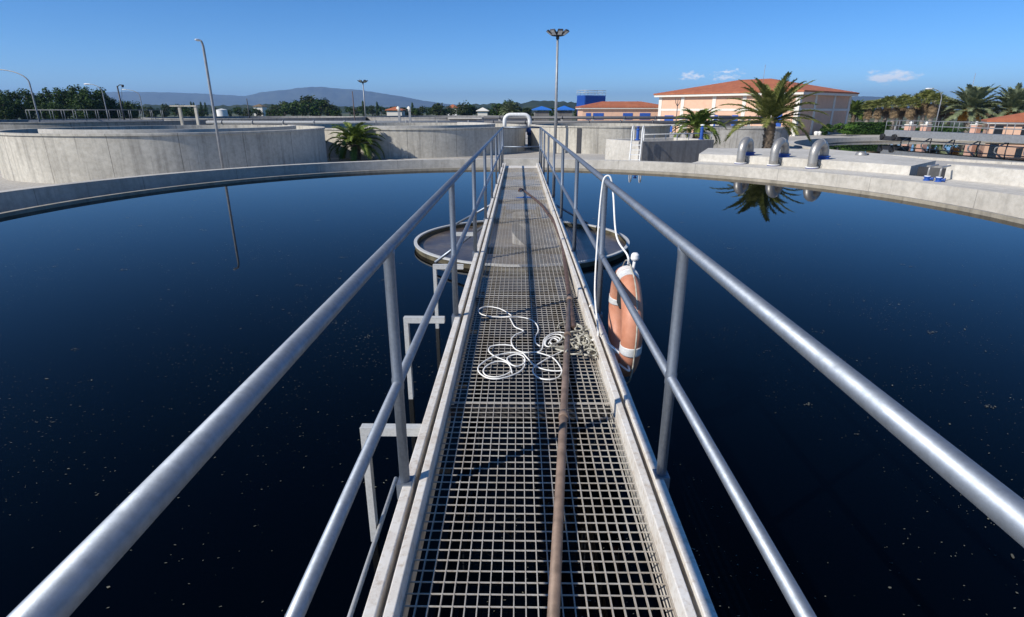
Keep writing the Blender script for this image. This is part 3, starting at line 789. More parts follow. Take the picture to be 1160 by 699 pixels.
# sloping pale cover strips on tanks
for lab, x0, x1, yy, dep in (('white cover slab lying across the far wall left of the arched pipe', 508, 546, 133.5, 82), ('white cover slab on the tank wall behind the ladder', 690, 706, 140.3, 56), ('long white cover slab over the tank behind the ladder', 709, 768, 141.0, 55)):
    a, b = at(x0, yy, dep), at(x1, yy, dep)
    mb = MB(); mb.box((0,-.6,-.16),((b-a).length,.6,0)); o = mb.build('cover_slab', M['conc_light'], None, a, math.atan2((b-a).y,(b-a).x), bevel=.02); tag(o, lab, 'slab')

# ------------------------------------------------------------------ lamps and masts
def curved_lamp(label, px_, ytop, depth, arm_px, armdir=None, r=.075, base_z=GZ, arm_len=None, rise=.9, hs=1.0):
    d = ray(px_, 130); 
    p = at(px_, 130, depth); h = at(px_, ytop, depth).z - base_z
    t = thing('street_lamp', label, 'lamp', (p.x, p.y, base_z))
    al = arm_len if arm_len else abs(arm_px)/F*depth
    ad = armdir if armdir else Vector((math.copysign(1, arm_px), 0, 0))
    pts = [Vector((0,0,0)), Vector((0,0,h*.5)), Vector((0,0,h-rise-.3))]
    for k in range(0, 9):
        q = math.pi/2*k/8; pts.append(Vector((0,0,h-rise+rise*math.sin(q))) + ad*al*(1-math.cos(q)))
    n = len(pts)
    mb = MB(); mb.tube(pts, [r*(1-.5*i/n) for i in range(n)], 10); mb.build('pole', M['lampgrey'], t)
    e = pts[-1]; rz = math.atan2(ad.y, ad.x)
    Mx = Matrix.Translation(e) @ Matrix.Rotation(rz, 4, 'Z')
    mb = MB(); prof = [(-.1,.05,.05),(.05,.12,.08),(.35,.15,.1),(.6,.11,.07),(.68,.03,.03)]
    vs, fs = [], []
    for (x, wv, hv) in prof:
        for k in range(10):
            q = 2*math.pi*k/10; vs.append(Mx @ (Vector((x, wv*math.cos(q), hv*math.sin(q)))*hs))
    for i in range(4):
        for k in range(10): fs.append((i*10+k, i*10+(k+1)%10, (i+1)*10+(k+1)%10, (i+1)*10+k))
    fs.append(list(range(10))); fs.append(list(range(40,50)))
    mb.add(vs, fs, True); mb.build('lamp_head', M['white'], t)
    return t
curved_lamp('tall lamp post close behind the left rim with its head towards the bridge', 243, 49.5, 25.3, -10, Vector((-.12,-.99,0)), .06, arm_len=.12, rise=.3, hs=.5)
curved_lamp('lamp post with long curved arm at the far left edge', 43, 80, 60, -33, r=.08, rise=1.3)
curved_lamp('thin curved lamp post among the dark trees', 122, 96, 74, -13, r=.065, rise=1.0)
curved_lamp('small distant curved lamp post right of the dark trees', 163, 102, 110, -15, r=.08, rise=1.2)
curved_lamp('curved lamp post in front of the date palms at right', 1062, 101, 70, -14, r=.06, rise=1.2)
def pole(label, name, cat, px_, ytop, depth, r, mat, extra=None, base_z=GZ):
    p = at(px_, 135, depth); h = at(px_, ytop, depth).z - base_z
    t = thing(name, label, cat, (p.x, p.y, base_z))
    mb = MB(); mb.tube([(0,0,0),(0,0,h)], [r, r*.6], 10); mb.build('pole', mat, t)
    if extra: extra(t, h)
    return t
def flood(t, h, R_=.75, n=8, s=1.0):
    mb = MB(); mb.tube([(0,0,h-.25),(0,0,h+.02)], .12*s, 12); mb.lathe([(0,.08),(.3*s,.02),(.35*s,-.05),(0,-.08)], 20, c=(0,0,h)); mb.build('crown', M['dark'], t)
    for k in range(n):
        a = 2*math.pi*k/n + .2
        Mx = Matrix.Translation((0,0,h+.02)) @ Matrix.Rotation(a, 4, 'Z')
        mb = MB(); mb.tube([Mx @ Vector((.1,0,0)), Mx @ Vector((R_*.7,0,.06))], .035*s, 6)
        M2 = Mx @ Matrix.Translation((R_*.8,0,.14)) @ Matrix.Rotation(R(-35), 4, 'Y')
        mb.box((-.24*s,-.19*s,-.06*s),(.24*s,.19*s,.06*s), M2); o = mb.build('floodlight', M['dark'], t)
        mb = MB(); mb.box((-.2*s,-.15*s,-.075*s),(.2*s,.15*s,-.062*s), M2); mb.build('lens', M['white'], o)
pole('tall floodlight mast just beyond the end of the footbridge', 'floodlight_mast', 'mast', 629.5, 44, 43.5, .13, M['lampgrey'], lambda t, h: flood(t, h))
pole('smaller distant floodlight mast above the low palm', 'floodlight_mast', 'mast', 414.5, 94, 115, .16, M['lampgrey'], lambda t, h: flood(t, h, .9, 6, 1.3))
def cctv(t, h):
    mb = MB(); mb.tube([(0,0,h-.1),(.3,0,h+.12),(.6,0,h+.1)], .05, 8); mb.build('arm', M['dark'], t)
    mb = MB(); mb.lathe([(0,.05),(.13,.03),(.16,-.1),(.1,-.24),(0,-.28)], 14, c=(.66,0,h+.1)); mb.build('camera_dome', M['dark'], t)
    mb = MB(); mb.tube(smooth_path([(.6,0,h),(.45,0,h-.5),(.3,0,h-1.2),(0.05,0,h-1.6)], 5), .02, 6); mb.build('cable', M['dark'], t)
pole('dark camera pole rising behind the far left walkway', 'camera_pole', 'pole', 141, 98, 70, .13, M['dark'], cctv)
pole('thin dark pole standing behind the low palm', 'thin_pole', 'pole', 402, 104, 72, .09, plain('rusty_pole', (.10,.07,.06), .8))
pole('thin dark pole behind the left lamp post', 'thin_pole', 'pole', 283, 112, 90, .1, M['dark'])
pole('thin radio mast rising above the date palms', 'radio_mast', 'mast', 1092, 84, 120, .07, M['lampgrey'])
pole('thin aerial beside the low building and the big hall', 'aerial_pole', 'pole', 766, 112, 72, .07, M['dark'], lambda t, h: [MB.tube(m, [(0,0,h-.9),(.25*s,0,h-.5),(.3*s,0,h)], .04, 6) or m.build('fork', M['dark'], t) for s in (-1, 1) for m in [MB()]])

# ------------------------------------------------------------------ buildings
def hip_roof(mb, x0, x1, y0, y1, z, rise, th=.18):
    w_, l_ = x1-x0, y1-y0; i = min(w_, l_)/2
    if w_ >= l_: r0, r1 = (x0+i, (y0+y1)/2), (x1-i, (y0+y1)/2)
    else: r0, r1 = ((x0+x1)/2, y0+i), ((x0+x1)/2, y1-i)
    if abs(r0[0]-r1[0]) + abs(r0[1]-r1[1]) < .2: r1 = (r0[0]+.2*(w_ >= l_), r0[1]+.2*(w_ < l_))
    vs = [(x0,y0,z),(x1,y0,z),(x1,y1,z),(x0,y1,z),(x0,y0,z+th),(x1,y0,z+th),(x1,y1,z+th),(x0,y1,z+th),(*r0,z+rise),(*r1,z+rise)]
    fs = [(3,2,1,0),(0,1,5,4),(1,2,6,5),(2,3,7,6),(3,0,4,7)]
    if w_ >= l_: fs += [(4,5,9,8),(5,6,9),(6,7,8,9),(7,4,8)]
    else: fs += [(4,5,8),(5,6,9,8),(6,7,9),(7,4,8,9)]
    mb.add(vs, fs)
K = on(899.5, 154.3, GZ); e1 = Vector((-.66,.7513,0)); e2 = Vector((.7513,.66,0))
Kp = Vector((K.x, K.y, 0))
LH1 = cross_line(746, Kp, e1); LH2 = cross_line(962, Kp, e2)
hall = thing('hall_building', 'large peach hall with terracotta hip roof and white pilasters behind the big palm', 'building', (K.x, K.y, GZ), math.atan2(e2.y, e2.x))
# local axes: x along e2 (shaded side), y along e1 (sunny side)
EH = 5.1
mb = MB(); mb.box((0,0,0),(LH2,LH1,EH)); mb.build('wall', M['peach'], hall)
mb = MB(); hip_roof(mb, -.7, LH2+.7, -.7, LH1+.7, EH+.32, 2.15); mb.build('roof', M['tiles'], hall)
mb = MB(); mb.box((-.6,-.6,EH+.003),(LH2+.6,LH1+.6,EH+.318)); mb.build('cornice', M['trim'], hall)
fy = lambda p: cross_line(p, Kp, e1)
fx = lambda p: cross_line(p, Kp, e2)
for p in (744, 772.5, 808, 842, 874):
    y = min(fy(p), LH1-.25); mb = MB(); mb.box((-.08,y-.28,0),(0.02,y+.28,EH)); mb.build('pilaster', M['trim'], hall)
mb = MB(); mb.box((-.08,-.08,0),(.5,.5,EH)); mb.build('pilaster', M['trim'], hall)
for p in (922, 943, 960):
    x = min(fx(p), LH2-.25); mb = MB(); mb.box((x-.28,-.08,0),(x+.28,.02,EH)); mb.build('pilaster', M['trim'], hall)
mb = MB(); mb.box((-.05,.5,3.1),(0.01,LH1-.02,3.4)); mb.box((.5,-.05,3.1),(LH2-.02,.01,3.4)); mb.build('band', M['trim'], hall)
def pane(p0, p1, z0, z1, mat, name):
    y0, y1 = sorted((fy(p0), fy(p1))); mb = MB(); mb.box((-.05,y0,z0),(0.01,y1,z1)); return mb.build(name, mat, hall)
pane(753.5, 763.5, 0.02, 2.45, M['blue'], 'door'); pane(805.5, 814, .02, 2.55, M['blue'], 'door'); pane(814.5, 829.5, .02, 2.5, M['black'], 'doorway'); pane(830, 837, .02, 2.55, M['blue'], 'door'); pane(878, 887, .02, 2.75, M['blue'], 'door')
mb = MB(); mb.tube([(1.5,6,EH+1),(1.5,6,EH+3.9)], .03, 6); mb.build('aerial', M['lampgrey'], hall)
mb = MB(); mb.box((2.6,6.0,EH+.8),(3.1,6.5,EH+1.3)); mb.build('roof_vent', M['white'], hall)

def house(name, label, px0, px1, yeave, yridge, depth, rise=None, wallmat=None, roofmat=None, dp=8, base=GZ, windows=(), cat='building', yaw=0, group=None, fascia=True):
    a, b = at(px0, yeave, depth), at(px1, yeave, depth); wd = Vector((b.x-a.x, b.y-a.y, 0)).length
    e = at(px0, yeave, depth).z - base
    t = thing(name, label, cat, (a.x, a.y, base), math.atan2(b.y-a.y, b.x-a.x)+yaw, group)
    mb = MB(); mb.box((0,0,0),(wd,dp,e)); mb.build('wall', wallmat or M['peach'], t)
    rs = rise or (yeave-yridge)/682*depth*1.25
    mb = MB(); hip_roof(mb, -.45, wd+.45, -.45, dp+.45, e+.2, rs); mb.build('roof', roofmat or M['tiles'], t)
    if fascia:
        mb = MB(); mb.box((-.38,-.38,e+.003),(wd+.38,dp+.38,e+.198)); mb.build('fascia', M['trim'], t)
    for (p0, p1, z0, z1, m) in windows:
        x0 = (p0-px0)/(px1-px0)*wd; x1 = (p1-px0)/(px1-px0)*wd
        mb = MB(); mb.box((x0,-.06,z0),(x1,.01,z1)); mb.build('window', m, t)
    return t
house('low_building', 'low peach building with terracotta roof left of the big hall', 660, 756, 123.6, 115.5, 96, rise=1.05, dp=7.5,
      windows=((664,669.5,1.7,2.75,M['blue']),(672,684,1.7,2.75,M['blue']),(706,717,1.7,2.75,M['blue']),(725,737,1.7,2.75,M['blue'])))
house('gatehouse', 'small peach building with terracotta roof at the right edge', 1122, 1215, 140.5, 132, 66, rise=1.15, dp=7, yaw=R(-34), windows=((1126,1134,.0,1.5,M['glass']),(1150,1156,.4,1.4,M['glass'])))
house('blue_shed', 'low shed with bright blue roof beside the floodlight mast', 606, 622, 126.3, 122, 108, rise=.75, dp=5, wallmat=M['conc_dark'], roofmat=M['blue_roof'], fascia=False)
house('blue_shed', 'low blue roofed shed just right of the floodlight mast', 632, 648, 126.3, 122, 112, rise=.85, dp=5, wallmat=M['conc_dark'], roofmat=M['blue_roof'], fascia=False)
house('farmhouse', 'distant house with salmon roof between the far pipes', 438, 455, 126, 122.5, 190, wallmat=M['trim'], dp=6, fascia=False)
house('farmhouse', 'distant cream house among trees under the mountain', 287, 297, 121.5, 119, 330, wallmat=M['trim'], roofmat=M['straw'], dp=7, fascia=False)
house('farmhouse', 'distant pale house right of the far mast', 507, 518, 123, 119.5, 300, wallmat=M['white'], dp=7, fascia=False)
house('farmhouse', 'distant low house with pale roof left of the arched pipe', 541, 552, 127, 123.5, 170, wallmat=M['trim'], roofmat=M['trim'], dp=6, fascia=False)
a = at(252, 129, 130); wt = thing('storage_tank', 'small white round storage tank far behind the left lamp post', 'tank', (a.x, a.y, GZ))
mb = MB(); h = at(252, 124.5, 130).z-GZ; mb.lathe([(1.15,0),(1.15,h)], 32); mb.build('shell', M['white'], wt)
mb = MB(); mb.lathe([(1.2,h),(0,h+.25)], 32); mb.build('lid', M['white'], wt)
# blue hopper
a = at(662, 121.5, 115); hp = thing('blue_hopper', 'tall blue sludge hopper on legs above the low building', 'hopper', (a.x, a.y, a.z), R(32))
mb = MB(); mb.box((0,0,0),(5.4,2.6,2.25)); 
for k in range(18): mb.box((.1+k*.3,-.07,.05),(.22+k*.3,-.001,2.2))
for k in range(8): mb.box((-.07,.1+k*.31,.05),(-.001,.22+k*.31,2.2))
mb.build('body', M['blue'], hp)
for x, y in ((.2,.2),(5.2,.2),(.2,2.4),(5.2,2.4)):
    mb = MB(); mb.box((x-.12,y-.12,GZ-a.z),(x+.12,y+.12,-.002)); mb.build('leg', M['blue_dark'], hp)
mb = MB()
for z in (.5, .95):
    for p, q in (((0,0),(5.4,0)),((5.4,0),(5.4,2.6)),((5.4,2.6),(0,2.6)),((0,2.6),(0,0))): mb.tube([(*p,2.25+z),(*q,2.25+z)], .035, 5)
for k in range(7):
    for y in (0, 2.6): mb.tube([(k*.9,y,2.25),(k*.9,y,3.2)], .035, 5)
mb.build('railing', M['galv_pale'], hp)
# gate pillars
for k, (p, lab) in enumerate(((1028, 'pink gate pillar with white globe seen above the left part of the right bridge'), (1046, 'pink gate pillar with white globe second from left behind the right bridge'), (1102, 'pink gate pillar with white globe left of the gatehouse'))):
    a = at(p, 156, 69); g = thing('gate_pillar', lab, 'pillar', (a.x, a.y, GZ), R(20), 'pink gate pillars')
    mb = MB(); mb.box((-.4,-.4,0),(.4,.4,1.5)); mb.build('shaft', M['pinkpost'], g)
    mb = MB(); mb.box((-.45,-.45,1.5),(.45,.45,1.6)); mb.build('cap', M['trim'], g)
    mb = MB(); mb.lathe([(0,0),(.12,.02),(.17,.17),(.12,.31),(0,.34)], 14, c=(0,0,1.6)); mb.build('globe', M['white'], g)
# pale blocks by the bushes
for p, lab in ((924, 'small white block on the paving before the hall corner'), (927.5, 'second small white block before the hall corner, nearer the bushes')):
    a = on(p, 153.5, GZ); mb = MB(); mb.lathe([(0,.55),(.25,.5),(.3,.3),(.24,.05),(.2,0)], 12); tag(mb.build('stone_block', M['white'], None, (a.x, a.y, GZ)), lab, 'block')

# ------------------------------------------------------------------ vegetation
def frond(mb, base, az, el, L, droop, nl, lw, ll, rg, vshape=.5):
    d = Vector((math.cos(az), math.sin(az), 0)); side_ = Vector((-math.sin(az), math.cos(az), 0))
    pts = []; p = Vector(base); e = el; n = 14
    for i in range(n+1):
        pts.append(p.copy()); t = i/n
        p = p + (d*math.cos(e) + Vector((0,0,1))*math.sin(e))*(L/n); e -= droop/n*(.5+1.2*t)
    mb.tube(pts, [.035*L/4*(1-.85*i/n)+.004 for i in range(n+1)], 4, caps=False)
    for k in range(nl):
        t = .14 + .86*(k+.5)/nl; f = t*n; i = min(int(f), n-1); q = pts[i].lerp(pts[i+1], f-i)
        tan = (pts[i+1]-pts[i]).normalized(); upv = side_.cross(tan)
        if upv.z < 0: upv = -upv
        l = ll*(.45+.75*math.sin(math.pi*min(1, t*.92+.06)))*rg.uniform(.85,1.1)
        for s in (-1, 1):
            dr = (side_*s*.8 + tan*(.55+.5*t) + upv*vshape*rg.uniform(.3,1.0)).normalized()
            tip = q + dr*l + Vector((0,0,-1))*l*.28*rg.uniform(.5,1.3); mid = q + dr*l*.5 + Vector((0,0,-1))*l*.03
            wv = tan*lw
            mb.add([q-wv*.5, q+wv*.5, mid+wv*.6, tip, mid-wv*.6], [(0,1,2,4),(4,2,3)])
def date_palm(label, p, base_z, trunk_h, trunk_r, L, nf, mat, seed, elr=(-.15,1.35), droop=1.5, nl=34, lw=.045, ll=.5, fruit=False, bark='bark', name='date_palm'):
    rg = random.Random(seed)
    t = thing(name, label, 'palm', (p.x, p.y, base_z))
    mb = MB(); n = 14; pts = []; rs = []
    for i in range(n*2+1):
        z = trunk_h*i/(n*2); pts.append((.04*math.sin(z), .03*math.cos(z*1.3), z)); rs.append(trunk_r*(1.12 if i % 2 else .92)*(1+.15*(i/(2*n))))
    mb.tube(pts, rs, 12)
    for i in range(int(60*trunk_h/2)+14):
        z = rg.uniform(0, trunk_h); a = rg.uniform(0, 6.28); r = trunk_r*1.0
        v = Vector((math.cos(a), math.sin(a), 0)); s = Vector((-v.y, v.x, 0))
        mb.add([v*r*.9+s*.08+Vector((0,0,z)), v*r*.9-s*.08+Vector((0,0,z)), v*r*1.35-s*.04+Vector((0,0,z+.2)), v*r*1.35+s*.04+Vector((0,0,z+.2))], [(0,1,2,3)])
    mb.build('trunk', M[bark], t)
    mb = MB()
    for i in range(nf):
        u = (i+.5)/nf; az = i*2.39996 + rg.uniform(-.2,.2); el = elr[0] + (elr[1]-elr[0])*u**.9
        frond(mb, (math.cos(az)*trunk_r*.5, math.sin(az)*trunk_r*.5, trunk_h-.1+.2*u), az, el+rg.uniform(-.1,.1), L*rg.uniform(.85,1.06)*(1-.12*u), droop*(1.0-.35*u)*rg.uniform(.8,1.2), nl, lw, ll, rg)
    mb.build('crown', M[mat], t)
    if fruit:
        mb = MB()
        for i in range(10):
            a = rg.uniform(0, 6.28); v = Vector((math.cos(a), math.sin(a), 0))
            for k in range(26):
                v2 = v + Vector((rg.uniform(-.4,.4), rg.uniform(-.4,.4), 0)); mb.tube([Vector((0,0,trunk_h)), v2*.7+Vector((0,0,trunk_h+.1)), v2*1.25+Vector((0,0,trunk_h-rg.uniform(.6,1.7)))], .05, 4, caps=False)
        mb.build('fruit_stalks', M['fruit'], t)
    return t
p = at(402, 160, 38.5)
date_palm('low bushy palm growing between the two big left tanks', p, GZ, 1.0, .28, 2.15, 40, 'palm_dark', 3, (.0,1.35), 1.9, 46, .05, .40, name='low_palm')
p = at(872, 140, 34.5); tz = at(872, 137, 34.5).z
date_palm('largest date palm with long feathery fronds in front of the hall', p, GZ, tz-GZ, .27, 3.25, 40, 'palm', 11, (-.02,1.38), 1.05, 62, .05, .46)
p = at(791, 140, 44); tz = at(791, 145, 44).z
date_palm('middle palm with arching fronds behind the rectangular tank', p, GZ, tz-GZ, .33, 2.2, 40, 'palm_dark', 5, (-.1,1.35), 1.6, 42, .06, .42)
p = at(1098, 130, 84); tz = at(1098, 125, 84).z
date_palm('grey green date palm with orange fruit stalks above the right bridge', p, GZ, tz-GZ, .4, 4.5, 60, 'palm_grey', 8, (-.25,1.45), 1.0, 34, .13, .8, True, 'bark_pale')
p = at(1145, 130, 82); tz = at(1145, 127, 82).z
date_palm('grey green date palm above the gatehouse roof', p, GZ, tz-GZ, .4, 4.4, 55, 'palm_grey', 9, (-.25,1.45), 1.1, 34, .13, .8, True, 'bark_pale')
p = at(577, 125, 120); tz = at(577, 127, 120).z
date_palm('distant feathery palm behind the arched pipe', p, GZ, tz-GZ, .4, 2.4, 40, 'palm_grey', 19, (-.2,1.45), 1.0, 22, .12, .6)
p = at(968, 125, 96); tz = at(968, 128, 96).z
date_palm('slim palm with upright crown just right of the hall', p, GZ, tz-GZ, .3, 2.3, 40, 'palm_dark', 21, (-.2,1.5), .9, 22, .12, .6)

def fan_palm_mesh(seed, H):
    rg = random.Random(seed); tr = MB(); cr = MB(); sk = MB()
    tr.tube([(0,0,0),(0,0,H*.5),(0,0,H)], [.34,.26,.24], 10)
    def fan(mb, base, d, l, r):
        d = d.normalized(); c = base + d*l
        s = d.cross(Vector((0,0,1))); s = s.normalized() if s.length > .01 else Vector((1,0,0)); upv = s.cross(d)
        mb.tube([base, c], .02, 4, caps=False); m = 13
        for k in range(m):
            a = -1.9 + 3.8*k/(m-1)
            v = d*math.cos(a) + s*math.sin(a); v2 = d*math.cos(a+.13) + s*math.sin(a+.13); v3 = d*math.cos(a-.13) + s*math.sin(a-.13)
            rr_ = r*rg.uniform(.8,1.1); dz = Vector((0,0,-1))*rr_*rg.uniform(.1,.4)
            mb.add([c, c+v3*rr_*.6+upv*.05, c+v*rr_+dz, c+v2*rr_*.6+upv*.05], [(0,1,2,3)])
    for i in range(30):
        a = i*2.4; e = -.35 + 1.75*i/30; d = Vector((math.cos(a)*math.cos(e), math.sin(a)*math.cos(e), math.sin(e)))
        fan(cr, Vector((0,0,H)), d, rg.uniform(.6,.95), rg.uniform(.6,.8))
    for i in range(46):
        a = i*2.4; z = H - rg.uniform(.0, 1.5); e = rg.uniform(-1.45,-.95); d = Vector((math.cos(a)*math.cos(e), math.sin(a)*math.cos(e), math.sin(e)))
        fan(sk, Vector((math.cos(a)*.15, math.sin(a)*.15, z)), d, rg.uniform(.35,.6), rg.uniform(.35,.55))
    return tr, cr, sk
protos = []
spots = [(985,121,92),(996,120,90),(1006,117,92),(1015,119,88),(1024,116,90),(1033,119,86),(1041,114,88),(1050,111,86),(1059,114,84),(1068,117,88),(1078,121,86),(1120,122,90)]
for i, (px_, yc, dep) in enumerate(spots):
    p = at(px_, yc, dep); H = p.z - GZ
    if i < 3:
        tr, cr, sk = fan_palm_mesh(40+i, 4.4)
        t = thing('fan_palm', 'fan palm with brown dead leaf skirt in the row behind the right bridge', 'palm', (0,0,0), 0, 'fan palms behind the right bridge')
        tr.build('trunk', M['bark_pale'], t); cr.build('crown', M['palm'], t); sk.build('leaf_skirt', M['straw'], t)
        protos.append(t); o = t
    else: o = dup(protos[i % 3])
    o.location = (p.x, p.y, GZ); s = H/4.4; o.scale = (1.15, 1.15, s); o.rotation_euler.z = rnd.uniform(0, 6)

def crown_mesh(mb, rx, ry, rz, cz, n, leaf, seed, clumps=26, lobes=None):
    rg = random.Random(seed); cl = []
    for i in range(clumps):
        while True:
            v = Vector((rg.uniform(-1,1), rg.uniform(-1,1), rg.uniform(-1,1)))
            if .25 < v.length < 1: break
        v = v*(.55+.45*rg.random()); cl.append((Vector((v.x*rx, v.y*ry, v.z*rz+cz)), rg.uniform(.22,.42)))
    for i in range(n):
        c, s = rg.choice(cl)
        v = Vector((rg.gauss(0,1), rg.gauss(0,1), rg.gauss(0,1))); v = v.normalized()*(rg.random()**.4)
        p = c + Vector((v.x*s*rx, v.y*s*ry, v.z*s*rz))
        nrm = (v + Vector((rg.uniform(-.7,.7), rg.uniform(-.7,.7), rg.uniform(-.2,.9)))).normalized()
        a = nrm.cross(Vector((rg.uniform(-1,1), rg.uniform(-1,1), rg.uniform(-1,1)))).normalized(); b = nrm.cross(a)
        l = leaf*rg.uniform(.6,1.3)
        mb.add([p-a*l*.5, p+b*l*.3, p+a*l*.5, p-b*l*.3], [(0,1,2,3)])
def tree_proto(name, label, H, rx, n, leaf, mat, seed, group, clumps=26, lowfrac=.2):
    t = thing(name, label, 'tree', (0,0,0), 0, group)
    mb = MB(); mb.tube([(0,0,0),(.1,0,H*.4),(.0,.1,H*.75)], [H*.03,H*.022,H*.008], 8)
    rg = random.Random(seed)
    for k in range(5):
        a = k*1.3; mb.tube([(0,0,H*(.25+.08*k)), (math.cos(a)*rx*.5, math.sin(a)*rx*.5, H*(.42+.08*k))], [H*.012,H*.004], 6)
    mb.build('trunk', M['bark'], t)
    mb = MB(); rz = H*(1-lowfrac)/2; crown_mesh(mb, rx, rx, rz, H-rz, n, leaf, seed, clumps); mb.build('crown', M[mat], t)
    return t
# dark wood at left, tree by tree
G1 = 'dark trees behind the left tanks'
LT = [(-30,98,122),(-8,97,118),(10,99,110),(27,97,114),(42,99,120),(52,95,112),(66,96,108),(78,93,112),(90,95,106),(101,94,110),(112,97,116),(126,106,118),(139,108,122),(148,112,128),(0,108,98),(24,110,100),(60,110,99),(95,108,99)]
pr = []
lab1 = 'dark green tree in the dense wood behind the far left walkway'
for i, (px_, yt_, dep) in enumerate(LT):
    p = at(px_, yt_, dep); H = p.z-GZ
    if i < 4: o = tree_proto('dark_tree', lab1, 8, 2.5, 2600, .42, 'leaf', 60+i, G1, 30, .05); pr.append(o)
    else: o = dup(pr[i % 4])
    o.location = (p.x, p.y, GZ); s = H/8; o.scale = (s*1.1, s*1.1, s); o.rotation_euler.z = rnd.uniform(0, 6)
# far scattered trees
G2 = 'distant trees along the horizon'
lab2 = 'small distant tree in the line below the mountains'
pr = []; spots = []
for px_ in range(160, 700, 9):
    spots.append((px_ + rnd.uniform(-4,4), rnd.choice((119,120,121,122,118)), rnd.uniform(150, 300)))
spots += [(340,110,210),(352,107,205),(361,108,200),(372,109,200),(330,113,215),(320,114,220),(349,113,190),(523,112,190),(530,115,200),(498,116,190),(574,110,170),(582,112,175),(565,114,170),(186,117,200),(200,116,230),(310,116,240),(950,119,210),(975,116,180),(985,114,160)]
for i, (px_, yt_, dep) in enumerate(spots):
    p = at(px_, yt_, dep); H = max(2.5, p.z-GZ)
    if i < 4: o = tree_proto('distant_tree', lab2, 5, 2.2, 700, .5, ('leaf','leaf2')[i % 2], 90+i, G2, 14, .05); pr.append(o)
    else: o = dup(pr[i % 4])
    o.location = (p.x, p.y, GZ); s = H/5; w_ = rnd.uniform(.9,1.6); o.scale = (s*w_, s*w_, s); o.rotation_euler.z = rnd.uniform(0, 6)
lab3 = 'dark pointed cypress on the horizon line'
pr = None
for px_, yt_, dep in ((216,113,260),(219,114,262),(227,113.5,260),(232,114,262),(411,112,200),(427,113,230),(467,114,220)):
    p = at(px_, yt_, dep); H = p.z-GZ
    if pr is None: o = tree_proto('cypress', lab3, 6, .8, 700, .35, 'leaf', 120, 'distant cypresses', 20, .02); pr = o
    else: o = dup(pr)
    o.location = (p.x, p.y, GZ); o.scale = (1, 1, H/6)
# hedge and bushes right of the hall
def bush(name, label, px0, px1, yt_, yb, dep, mat, n, cat='bush', dp=1.6, boxy=False, seed=1, leaf=.22):
    a, b = at(px0, yb, dep), at(px1, yb, dep); H = (at(px0, yt_, dep).z - GZ); wd = Vector((b.x-a.x, b.y-a.y, 0)).length
    rg = random.Random(seed); mb = MB()
    if boxy:
        for i in range(n):
            p = [rg.uniform(0, wd), rg.uniform(0, dp), rg.uniform(0, H)]
            k = rg.randint(0, 4); 
            if k == 0: p[1] = rg.uniform(0,.15)
            elif k == 1: p[2] = H - rg.uniform(0,.15)
            elif k == 2: p[0] = rg.uniform(0,.15)
            elif k == 3: p[1] = rg.uniform(0,.5)
            p = Vector(p); x = Vector((rg.uniform(-1,1),rg.uniform(-1,1),rg.uniform(-1,1))).normalized(); y = x.cross(Vector((rg.uniform(-1,1),rg.uniform(-1,1),rg.uniform(-1,1)))).normalized(); l = leaf*rg.uniform(.6,1.3)
            mb.add([p-x*l*.5, p+y*l*.3, p+x*l*.5, p-y*l*.3], [(0,1,2,3)])
        mb.box((.15,.2,0),(wd-.15,dp-.2,H-.2))
    else:
        crown_mesh(mb, wd/2, dp, H/2*.9, H/2, n, leaf, seed, 20)
        for v in range(len(mb.v)): mb.v[v] = (mb.v[v][0]+wd/2, mb.v[v][1], max(.02, mb.v[v][2]))
    o = mb.build(name, M[mat], None, (a.x, a.y, GZ), math.atan2(b.y-a.y, b.x-a.x)); tag(o, label, cat)
bush('hedge', 'dark clipped hedge between the bright bush and the right bridge', 965, 1008, 139, 153, 78, 'hedge', 4200, 'hedge', 1.6, True, 5)
bush('bush', 'bright green bush left of the clipped hedge', 940, 968, 137.5, 152, 75, 'bushlight', 2600, 'bush', 1.6, False, 6)
bush('bush', 'darker green bush nearest the hall corner', 927, 944, 139, 152, 76, 'hedge', 1800, 'bush', 1.2, False, 7)
bush('bush', 'dark bush beneath the fan palms behind the right bridge rails', 1008, 1120, 140, 152, 80, 'hedge', 5000, 'bush', 1.5, False, 8)

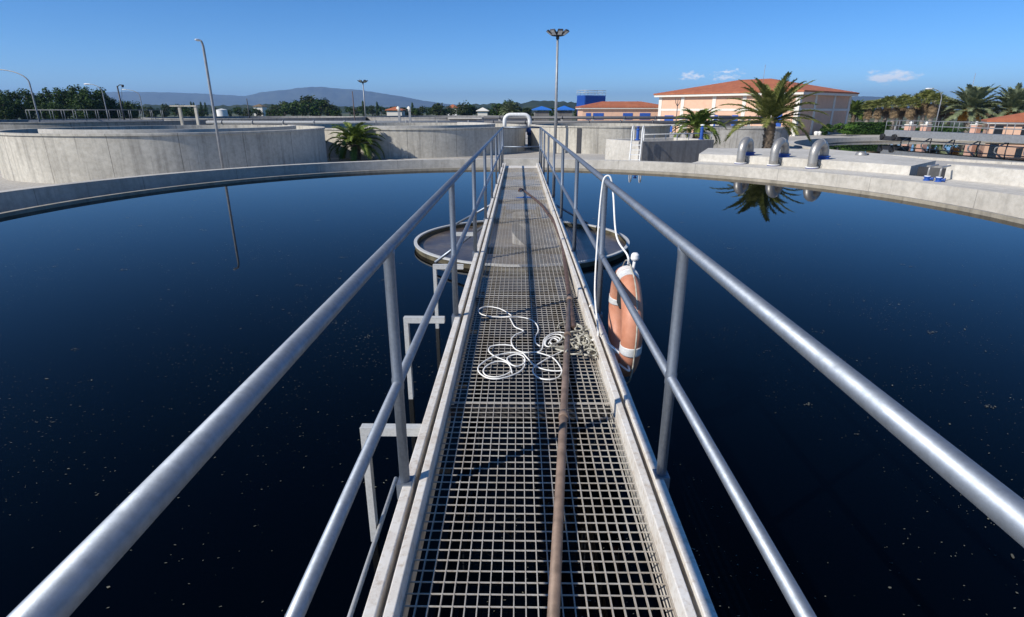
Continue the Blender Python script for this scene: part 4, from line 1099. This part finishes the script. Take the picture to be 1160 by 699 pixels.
# ------------------------------------------------------------------ hills
def ridge(name, label, prof, depth, mat, back=1.12, rough=0, seed=1, rows=10):
    rg = random.Random(seed); P = []
    for i in range(len(prof)-1):
        (x0, y0), (x1, y1) = prof[i], prof[i+1]; m = max(1, int((x1-x0)/4))
        for k in range(m): P.append((x0+(x1-x0)*k/m, y0+(y1-y0)*k/m))
    P.append(prof[-1])
    vs, fs = [], []
    for (x, y) in P:
        d = ray(x, HOR); top = max(1, at(x, y, depth).z-GZ) * (1+rg.uniform(-rough, rough))
        for j in range(rows+1):
            t = j/rows; dd = depth*(.72+.28*t) if t <= 1 else depth
            p = Vector((0,0,0)) + d*dd
            hh = top*(t**1.4)*(1 if j == rows else 1+rg.uniform(-.12,.12))
            vs.append((p.x, p.y, GZ-2+hh))
        p = d*depth*back; vs.append((p.x, p.y, GZ-5))
    c = rows+2
    for i in range(len(P)-1):
        for j in range(c-1): fs.append((i*c+j, (i+1)*c+j, (i+1)*c+j+1, i*c+j+1))
    mb = MB(); mb.add(vs, fs, True); o = mb.build(name, mat); tag(o, label, None, kind='structure'); return o
ridge('mountains', 'long blue hazy mountain ridge on the left horizon', [(-260,112),(-100,108),(0,106),(100,105),(150,104),(200,105),(240,106.5),(280,109),(300,104.5),(325,102),(345,99.5),(365,98.5),(385,100.5),(410,102),(435,106),(460,110),(480,114),(510,118),(560,121)], 6500, M['mountain'], rough=.012)
ridge('hills', 'low wooded hill on the horizon left of the blue hopper', [(470,121),(520,118),(560,116),(590,115),(612,112.5),(630,113.5),(655,114.5),(690,116),(740,118),(800,120)], 900, M['hill'], rough=.10, seed=3)
ridge('hills', 'low wooded land on the horizon behind the left trees', [(-300,118),(100,119),(170,117),(250,118),(330,116),(420,119),(480,121)], 700, M['hill'], rough=.12, seed=4)
ridge('hills', 'pale far hills on the right horizon between hall and palms', [(880,114),(940,111),(975,109),(1000,110),(1040,112),(1150,114),(1400,117)], 5200, M['mountain'], rough=.012, seed=5)

# ------------------------------------------------------------------ air
HAZE = 1.35e-4
if HAZE:
    mb = MB(); mb.box((-11300, -11300, -8), (11400, 11400, 300))
    m = bpy.data.materials.new('haze_air'); m.use_nodes = True; nt = m.node_tree; nt.nodes.remove(nt.nodes['Principled BSDF'])
    v = N(nt, 'ShaderNodeVolumePrincipled'); v.inputs['Color'].default_value = (.38,.63,1,1); v.inputs['Density'].default_value = HAZE; v.inputs['Anisotropy'].default_value = .2
    nt.links.new(v.outputs[0], nt.nodes['Material Output'].inputs['Volume'])
    tag(mb.build('haze', m), 'thin blue haze in the air over the plain', None, kind='stuff')
